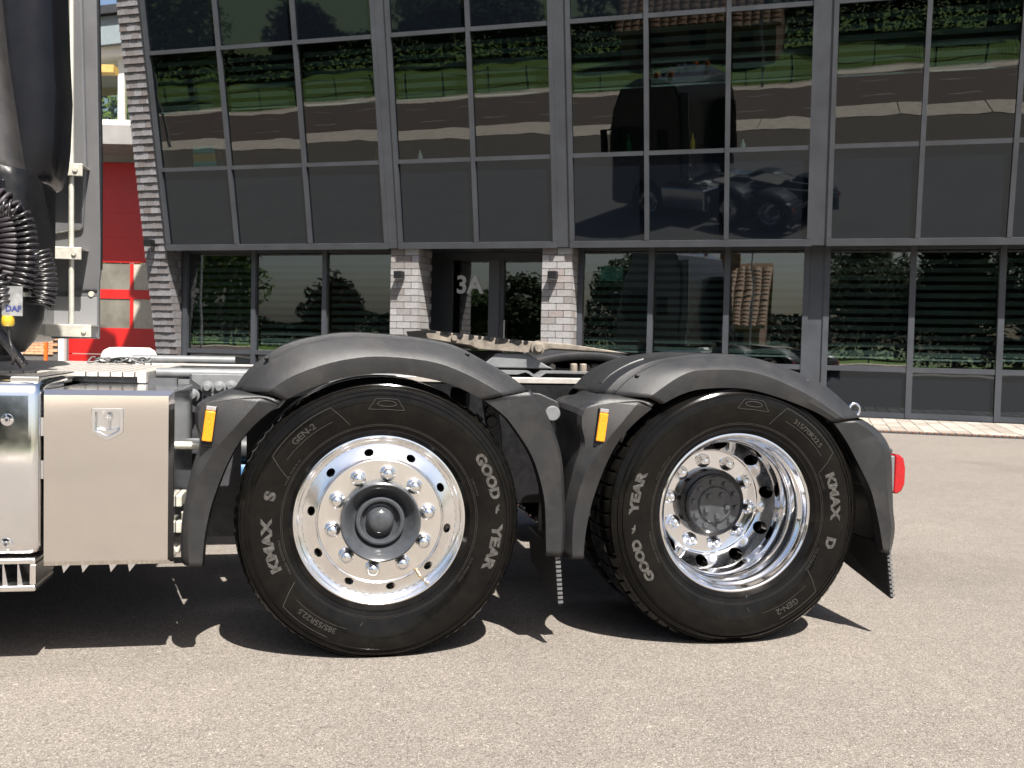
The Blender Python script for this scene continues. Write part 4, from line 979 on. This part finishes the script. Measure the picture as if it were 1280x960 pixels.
M().rails(rl).add(rl[0], [tuple(range(len(rl[0])))]).build('intake_cover', plain('intake_cover_plastic', (.05, .047, .045), .38, var=.25, scale=12), CB, smooth=50, recalc=True)
rl = [duct_ring(z, x, .10, .352, .50) for z, x in ((1.264, -1.258), (1.282, -1.243), (1.462, -1.240), (1.66, -1.238), (1.688, -1.25), (1.695, -1.28))]
M().rails(rl).build('lower_duct', BLACK, CB, smooth=50, recalc=True)
M().box(-1.403, -1.313, .345, .358, 1.525, 1.643).build('duct_window', BLACKG, CB, bevel=.02, seg=3)
M().box(-1.398, -1.317, .338, .350, 1.53, 1.557).build('duct_handle', GREYP, CB, bevel=.01)
o = M().lathe([(0, .0), (.135, .0), (.15, .005), (.15, .022), (.138, .028), (.135, .08), (.105, .16), (.07, .205), (0, .22)], 36).build('air_dryer', BLACK, CB, smooth=40)
o.location = (-1.385, .60, 1.235); o.rotation_euler = (-PI / 2, 0, 0)
# coiled hoses
def coil(path, rad, turns, tr, mat, sq=1.0):
    P = resample(path, 400); pts = []; n = len(P)
    for i in range(n):
        t = (P[min(i + 1, n - 1)] - P[max(0, i - 1)]).normalized(); u = t.cross(Vector((0, 1, 0))).normalized(); v_ = t.cross(u)
        a = 2 * PI * turns * i / n; pts.append(P[i] + u * rad * math.cos(a) + v_ * rad * math.sin(a) * sq)
    M().tube(pts, tr, 7).build('coiled_hose', mat, CB, smooth=60)
coil([(-1.377, .30, 1.571), (-1.294, .30, 1.534), (-1.267, .30, 1.417), (-1.285, .30, 1.30), (-1.321, .30, 1.191)], .047, 24, .0076, HOSEP)
coil([(-1.294, .275, 1.53), (-1.244, .275, 1.512), (-1.221, .275, 1.426), (-1.221, .275, 1.336), (-1.244, .275, 1.254)], .033, 16, .0055, HOSE)
coil([(-1.236, .49, 1.399), (-1.218, .49, 1.336), (-1.214, .49, 1.264), (-1.227, .49, 1.209)], .038, 12, .0055, HOSE)
coil([(-1.348, .25, 1.336), (-1.303, .25, 1.282), (-1.294, .25, 1.191)], .031, 8, .0055, HOSE)
lb = M().box(-1.290, -1.224, .235, .242, 1.160, 1.262).build('hose_tag', SILVERL, T)
v, f = textmesh('DAF', .027, .001, .0004); M().add([(x - 1.253, .234 - z, 1.176 + y) for x, y, z in v], f).build('tag_print', INK, lb)
o = M().lathe([(0, 0), (.018, 0), (.021, .010), (.021, .028), (.015, .036), (0, .036)], 18).build('hose_coupling', YELLOW, CB, smooth=40)
o.location = (-1.273, .245, 1.160); o.rotation_euler = (-PI / 2, 0, 0)
M().tube(resample([(-1.271, .245, 1.128), (-1.268, .25, 1.075), (-1.265, .29, 1.03), (-1.29, .36, .99)], 20), .006).build('air_line', HOSE, CB, smooth=60)
M().tube(resample([(-1.395, .36, 1.173), (-1.331, .345, 1.10), (-1.286, .35, 1.038), (-1.258, .38, .985)], 24), .018).build('air_line', HOSE, CB, smooth=60)

# ================================================================== ACROSS THE ROAD (seen mirrored in the glass)
def tree(name, label, loc, h, cr, mat, seed, leaves=5200, ls=.22, cat='tree', group='trees across the road', trunk=.22, base=.25):
    rr = random.Random(seed); t = empty(name, loc, rr.uniform(0, 6)); tag(t, label, cat, group)
    m = M(); th_ = h * .45
    m.tube([(0, 0, -.1), (.05, 0, th_ * .4), (-.04, .06, th_), (.05, 0, h * .8)], [trunk, trunk * .8, trunk * .55, trunk * .15], 8)
    tips = []
    for i in range(9):
        a = rr.uniform(0, 2 * PI); z0 = th_ * rr.uniform(.55, 1.2); L = cr * rr.uniform(.5, .9)
        e_ = Vector((math.cos(a) * L, math.sin(a) * L, z0 + rr.uniform(.2, .5) * h * .5)); tips.append(e_)
        m.tube([(0, 0, z0), (e_.x * .5, e_.y * .5, (z0 + e_.z) / 2 + .1), tuple(e_)], [trunk * .4, trunk * .25, trunk * .08], 6)
    m.build('trunk', BARK, t, smooth=50)
    c = M(); vs = []; fs = []
    zc = h * (1 + base) / 2; hz = h * (1 - base) / 2
    clumps = []
    for i in range(46):
        while True:
            p = Vector((rr.uniform(-1, 1), rr.uniform(-1, 1), rr.uniform(-1, 1)))
            if .25 < p.length < 1: break
        s_ = 1 - .35 * max(0, p.z); clumps.append((Vector((p.x * cr * s_, p.y * cr * s_, zc + p.z * hz)), rr.uniform(.35, .75) * cr * .55))
    for i in range(leaves):
        q, r_ = rr.choice(clumps)
        d = Vector((rr.gauss(0, 1), rr.gauss(0, 1), rr.gauss(0, .8))).normalized() * r_ * rr.uniform(.5, 1) ** .5
        p = q + d; a = Vector((rr.gauss(0, 1), rr.gauss(0, 1), rr.gauss(0, .6))).normalized(); b_ = a.orthogonal().normalized(); s2 = ls * rr.uniform(.6, 1.3)
        n = len(vs); vs += [p - a * s2, p + b_ * s2 * .5, p + a * s2, p - b_ * s2 * .5]; fs.append((n, n + 1, n + 2, n + 3))
    c.add(vs, fs).build('crown', mat, t)
    return t
TREES = [  # facade coords u, y, height, crown radius, material, label
 (-46, -34, 11, 4.5, LEAF, 'tall green tree at the far left of the road, mirrored in the leftmost windows'),
 (-38, -48, 9, 3.8, LEAF, 'green tree on the lawn left of the dark red tree, mirrored in the left windows'),
 (-52, -58, 10, 4.5, LEAF2, 'dark tree behind the lawn at the far left, mirrored in the left windows'),
 (-34.5, -60, 5.5, 2.5, LEAF3, 'dark red leaved tree behind the lawn, mirrored beside the bright sky'),
 (-27, -70, 6, 3, LEAF, 'small round tree behind the lawn mirrored left of the entrance'),
 (-20, -64, 6.5, 3.2, LEAF2, 'broad dark tree behind the lawn mirrored in the entrance door'),
 (-9, -66, 8, 4, LEAF2, 'dark tree beside the tiled house mirrored right of the entrance'),
 (8, -62, 9, 4.2, LEAF2, 'green tree right of the tiled house mirrored in the right windows'),
 (14, -58, 9, 4, LEAF2, 'dark green tree mirrored in the rightmost windows'),
 (20, -60, 10, 4.5, LEAF2, 'large green tree mirrored at the right end of the facade'),
]
for i, (u, y, h_, cr, mt, lab) in enumerate(TREES): tree('tree', lab, fw(u, y, 0), h_, cr, mt, 20 + i, 5200 if i < 6 else 13000)
tree('tree', 'green tree seen through the upper window of the fire station', (-13.5, 33.5, 0), 9.5, 3.2, LEAF, 91, 5000, .16)
# hedge mass closing the lawn
hm = M(); rr = random.Random(11); vs = []; fs = []
for i in range(42000):
    u = rr.uniform(-75, 45); zt = 3.0 + .6 * math.sin(u * .21) + .5 * math.sin(u * .53 + 1); p = Vector(fw(u, -62 + rr.gauss(0, .8), rr.uniform(0, 1) ** .7 * zt))
    a = Vector((rr.gauss(0, 1), rr.gauss(0, 1), rr.gauss(0, .6))).normalized(); b_ = a.orthogonal(); s2 = rr.uniform(.1, .2)
    n = len(vs); vs += [p - a * s2, p + b_ * s2 * .6, p + a * s2, p - b_ * s2 * .6]; fs.append((n, n + 1, n + 2, n + 3))
o = hm.add(vs, fs).build('hedge', LEAF2); tag(o, 'long dark hedge closing the lawn across the road', 'hedge', kind='stuff')
# shrub beside the parked car
tree('shrub', 'round green shrub at the yard edge beside the parked black car', fw(-31.5, -24, 0), 2.6, 1.6, LEAF, 77, 3000, .13, 'shrub', None, .06, .05)
# iron fence
FN = empty('iron_fence', FO, -FB); tag(FN, 'black iron railing fence between verge and lawn across the road', 'fence')
for z in (.25, 1.05): M().box(-60, 30, -44.22, -44.18, z, z + .04).build('rail', IRON, FN)
m = M()
for i in range(600): m.box(-60 + i * .15 - .009, -60 + i * .15 + .009, -44.21, -44.19, .05, 1.22)
o = m.build('bars', IRON, FN); tag(o, kind='stuff')
pm = M().box(-.04, .04, -44.24, -44.16, 0, 1.3).mesh('post', IRON)
for i in range(37): put('post', pm, FN, (-60 + i * 2.5, 0, 0))
# houses
def house(u, y, wd, dp, eav, rid, lab):
    hs = empty('house', fw(u, y, 0), -FB); tag(hs, lab, 'house', 'houses across the road')
    M().box(-wd / 2, wd / 2, -dp, 0, 0, eav).build('wall', HBRICK, hs)
    M().prismx([(-dp, eav), (0, eav), (-dp / 2, rid - .15)], -wd / 2, wd / 2).build('gable', HBRICK, hs)
    rf = M().prismx([(.35, eav - .15), (-dp / 2, rid), (-dp - .35, eav - .15), (-dp - .35, eav - .35), (-dp / 2, rid - .22), (.35, eav - .35)], -wd / 2 - .3, wd / 2 + .3).build('roof', TILE, hs, recalc=True)
    sl_ = math.hypot(dp / 2 + .35, rid - eav + .15); an = math.atan2(rid - eav + .15, dp / 2 + .35); cols = int((wd + .6) / .6); rows = int(sl_ / .42)
    tl = M().rails([[(x, 0, 0), (x, -.01, .44)] for x in ()] or [[(0, .02, 0), (.0, .0, .45)], [(.12, .10, 0), (.12, .05, .45)], [(.28, .13, 0), (.28, .08, .45)], [(.44, .10, 0), (.44, .05, .45)], [(.58, .02, 0), (.58, .0, .45)]]).mesh('roof_tile', TILE)
    k_ = 0
    for i in range(cols):
        for j in range(rows):
            if k_ >= 300: break
            k_ += 1
            s_ = j * .42
            put('roof_tile', tl, rf, (-wd / 2 - .3 + i * .6, .35 - s_ * math.cos(an) , eav - .13 + s_ * math.sin(an)), (PI / 2 - an, 0, 0))
    M().box(wd * .2, wd * .2 + .7, -dp / 2 - .4, -dp / 2 + .3, rid - .8, rid + .7).build('chimney', HBRICK, rf)
    for x in (-wd * .3, 0, wd * .3):
        for z in (.9, 3.4):
            if z + 1.2 > eav: continue
            o = M().box(x - .6, x + .6, -.02, .05, z, z + 1.3).build('window', HBRICK, hs); M().box(x - .5, x + .5, .05, .06, z + .1, z + 1.2).build('pane', BLACKG, o)
house(-3.5, -53, 9, 8, 2.6, 7.0, 'brick house with orange tiled roof across the road')
# lamp post
def lamp_post(u, y, h_, lab):
    lp = empty('street_lamp', fw(u, y, 0), -FB); tag(lp, lab, 'street lamp', 'street lamps across the road')
    M().tube([(0, 0, 0), (0, 0, h_)], [.08, .05], 12).build('pole', GALVP, lp, smooth=50)
    M().tube([(0, 0, h_), (0, .3, h_ + .1), (0, .9, h_ + .15)], .035).build('arm', GALVP, lp, smooth=50)
    M().box(-.12, .12, .7, 1.3, h_ + .1, h_ + .22).build('lamp_head', GALVP, lp, bevel=.03)
lamp_post(-27, -29, 7, 'grey street lamp on the pavement mirrored left of the first pilaster'); lamp_post(1.0, -43, 7, 'grey street lamp on the verge mirrored right of the third pilaster')
# parked cars
def car(loc, rz, paint, lab, plate=True):
    c = empty('parked_car', loc, rz); tag(c, lab, 'car')
    prof = [(-2.0, .32), (-2.02, .62), (-1.95, .80), (-1.15, .93), (-.45, 1.40), (.1, 1.50), (1.0, 1.47), (1.65, 1.28), (1.92, .98), (2.0, .70), (1.98, .34)]
    lo = [(1.98, .30), (1.75, .26), (1.70, .45), (1.55, .60), (1.25, .62), (1.02, .48), (.95, .26), (-.95, .26), (-1.02, .48), (-1.25, .62), (-1.5, .60), (-1.66, .45), (-1.72, .26), (-1.98, .28)]
    P = prof + lo
    rl = []
    for y, s_ in ((-.86, .90), (-.84, .97), (-.70, 1.0), (.70, 1.0), (.84, .97), (.86, .90)):
        rl.append([(x * (1 if z < .95 else .97), (y if z < .95 else y * (1 - .16 * (z - .95) / .55)), .62 + (z - .62) * s_) for x, z in P + P[:1]])
    m = M().rails(rl); n = len(P)
    m.f.append(tuple(range(n))); m.f.append(tuple((len(rl) - 1) * (n + 1) + i for i in range(n)))
    m.build('body', paint, c, recalc=True, bevel=.02)
    for s_ in (-1, 1):
        M().prism([(-.95, .97), (-.42, 1.35), (.25, 1.42), (.25, .97)], s_ * .80 - .02, s_ * .80 + .03).build('side_window', BLACKG, c); M().prism([(.32, .97), (.32, 1.42), (.98, 1.40), (1.4, 1.0)], s_ * .80 - .02, s_ * .80 + .03).build('side_window', BLACKG, c)
        M().box(1.86, 1.97, s_ * .62 - .12, s_ * .62 + .12, .78, .98).build('tail_lamp', REDL, c, bevel=.02)
        M().box(-2.02, -1.9, s_ * .6 - .15, s_ * .6 + .15, .62, .76).build('headlight', WHITEP, c, bevel=.02)
        for x in (-1.3, 1.3):
            W = M().lathe([(.2, -.02), (.31, -.02), (.325, .02), (.325, .17), (.31, .2), (.2, .2)], 28).build('wheel', RUBD, c, smooth=40); W.location = (x, s_ * .78 - .09, .325)
            M().lathe([(0, -.0), (.2, -.01)], 20, (0, 0, 0)).build('rim', DISCM, W); M().lathe([(.2, .19), (0, .18)], 20).build('rim', DISCM, W)
    M().add([(1.66, -.6, 1.26), (1.935, -.68, 1.0), (1.935, .68, 1.0), (1.66, .6, 1.26)], [(0, 1, 2, 3)]).build('rear_window', BLACKG, c, solid=.02, off=0)
    M().add([(-.47, -.62, 1.40), (-1.12, -.7, .96), (-1.12, .7, .96), (-.47, .62, 1.40)], [(0, 1, 2, 3)]).build('windscreen', BLACKG, c, solid=.02, off=0)
    M().box(1.985, 2.01, -.26, .26, .62, .73).build('number_plate', YELLOW, c); M().box(-2.035, -2.0, -.26, .26, .42, .53).build('number_plate', YELLOW, c)
    return c
car(fw(-28.2, -25.5, 0), -FB - R(40), BLACKG, 'black hatchback parked at the yard edge, mirrored in the left windows')
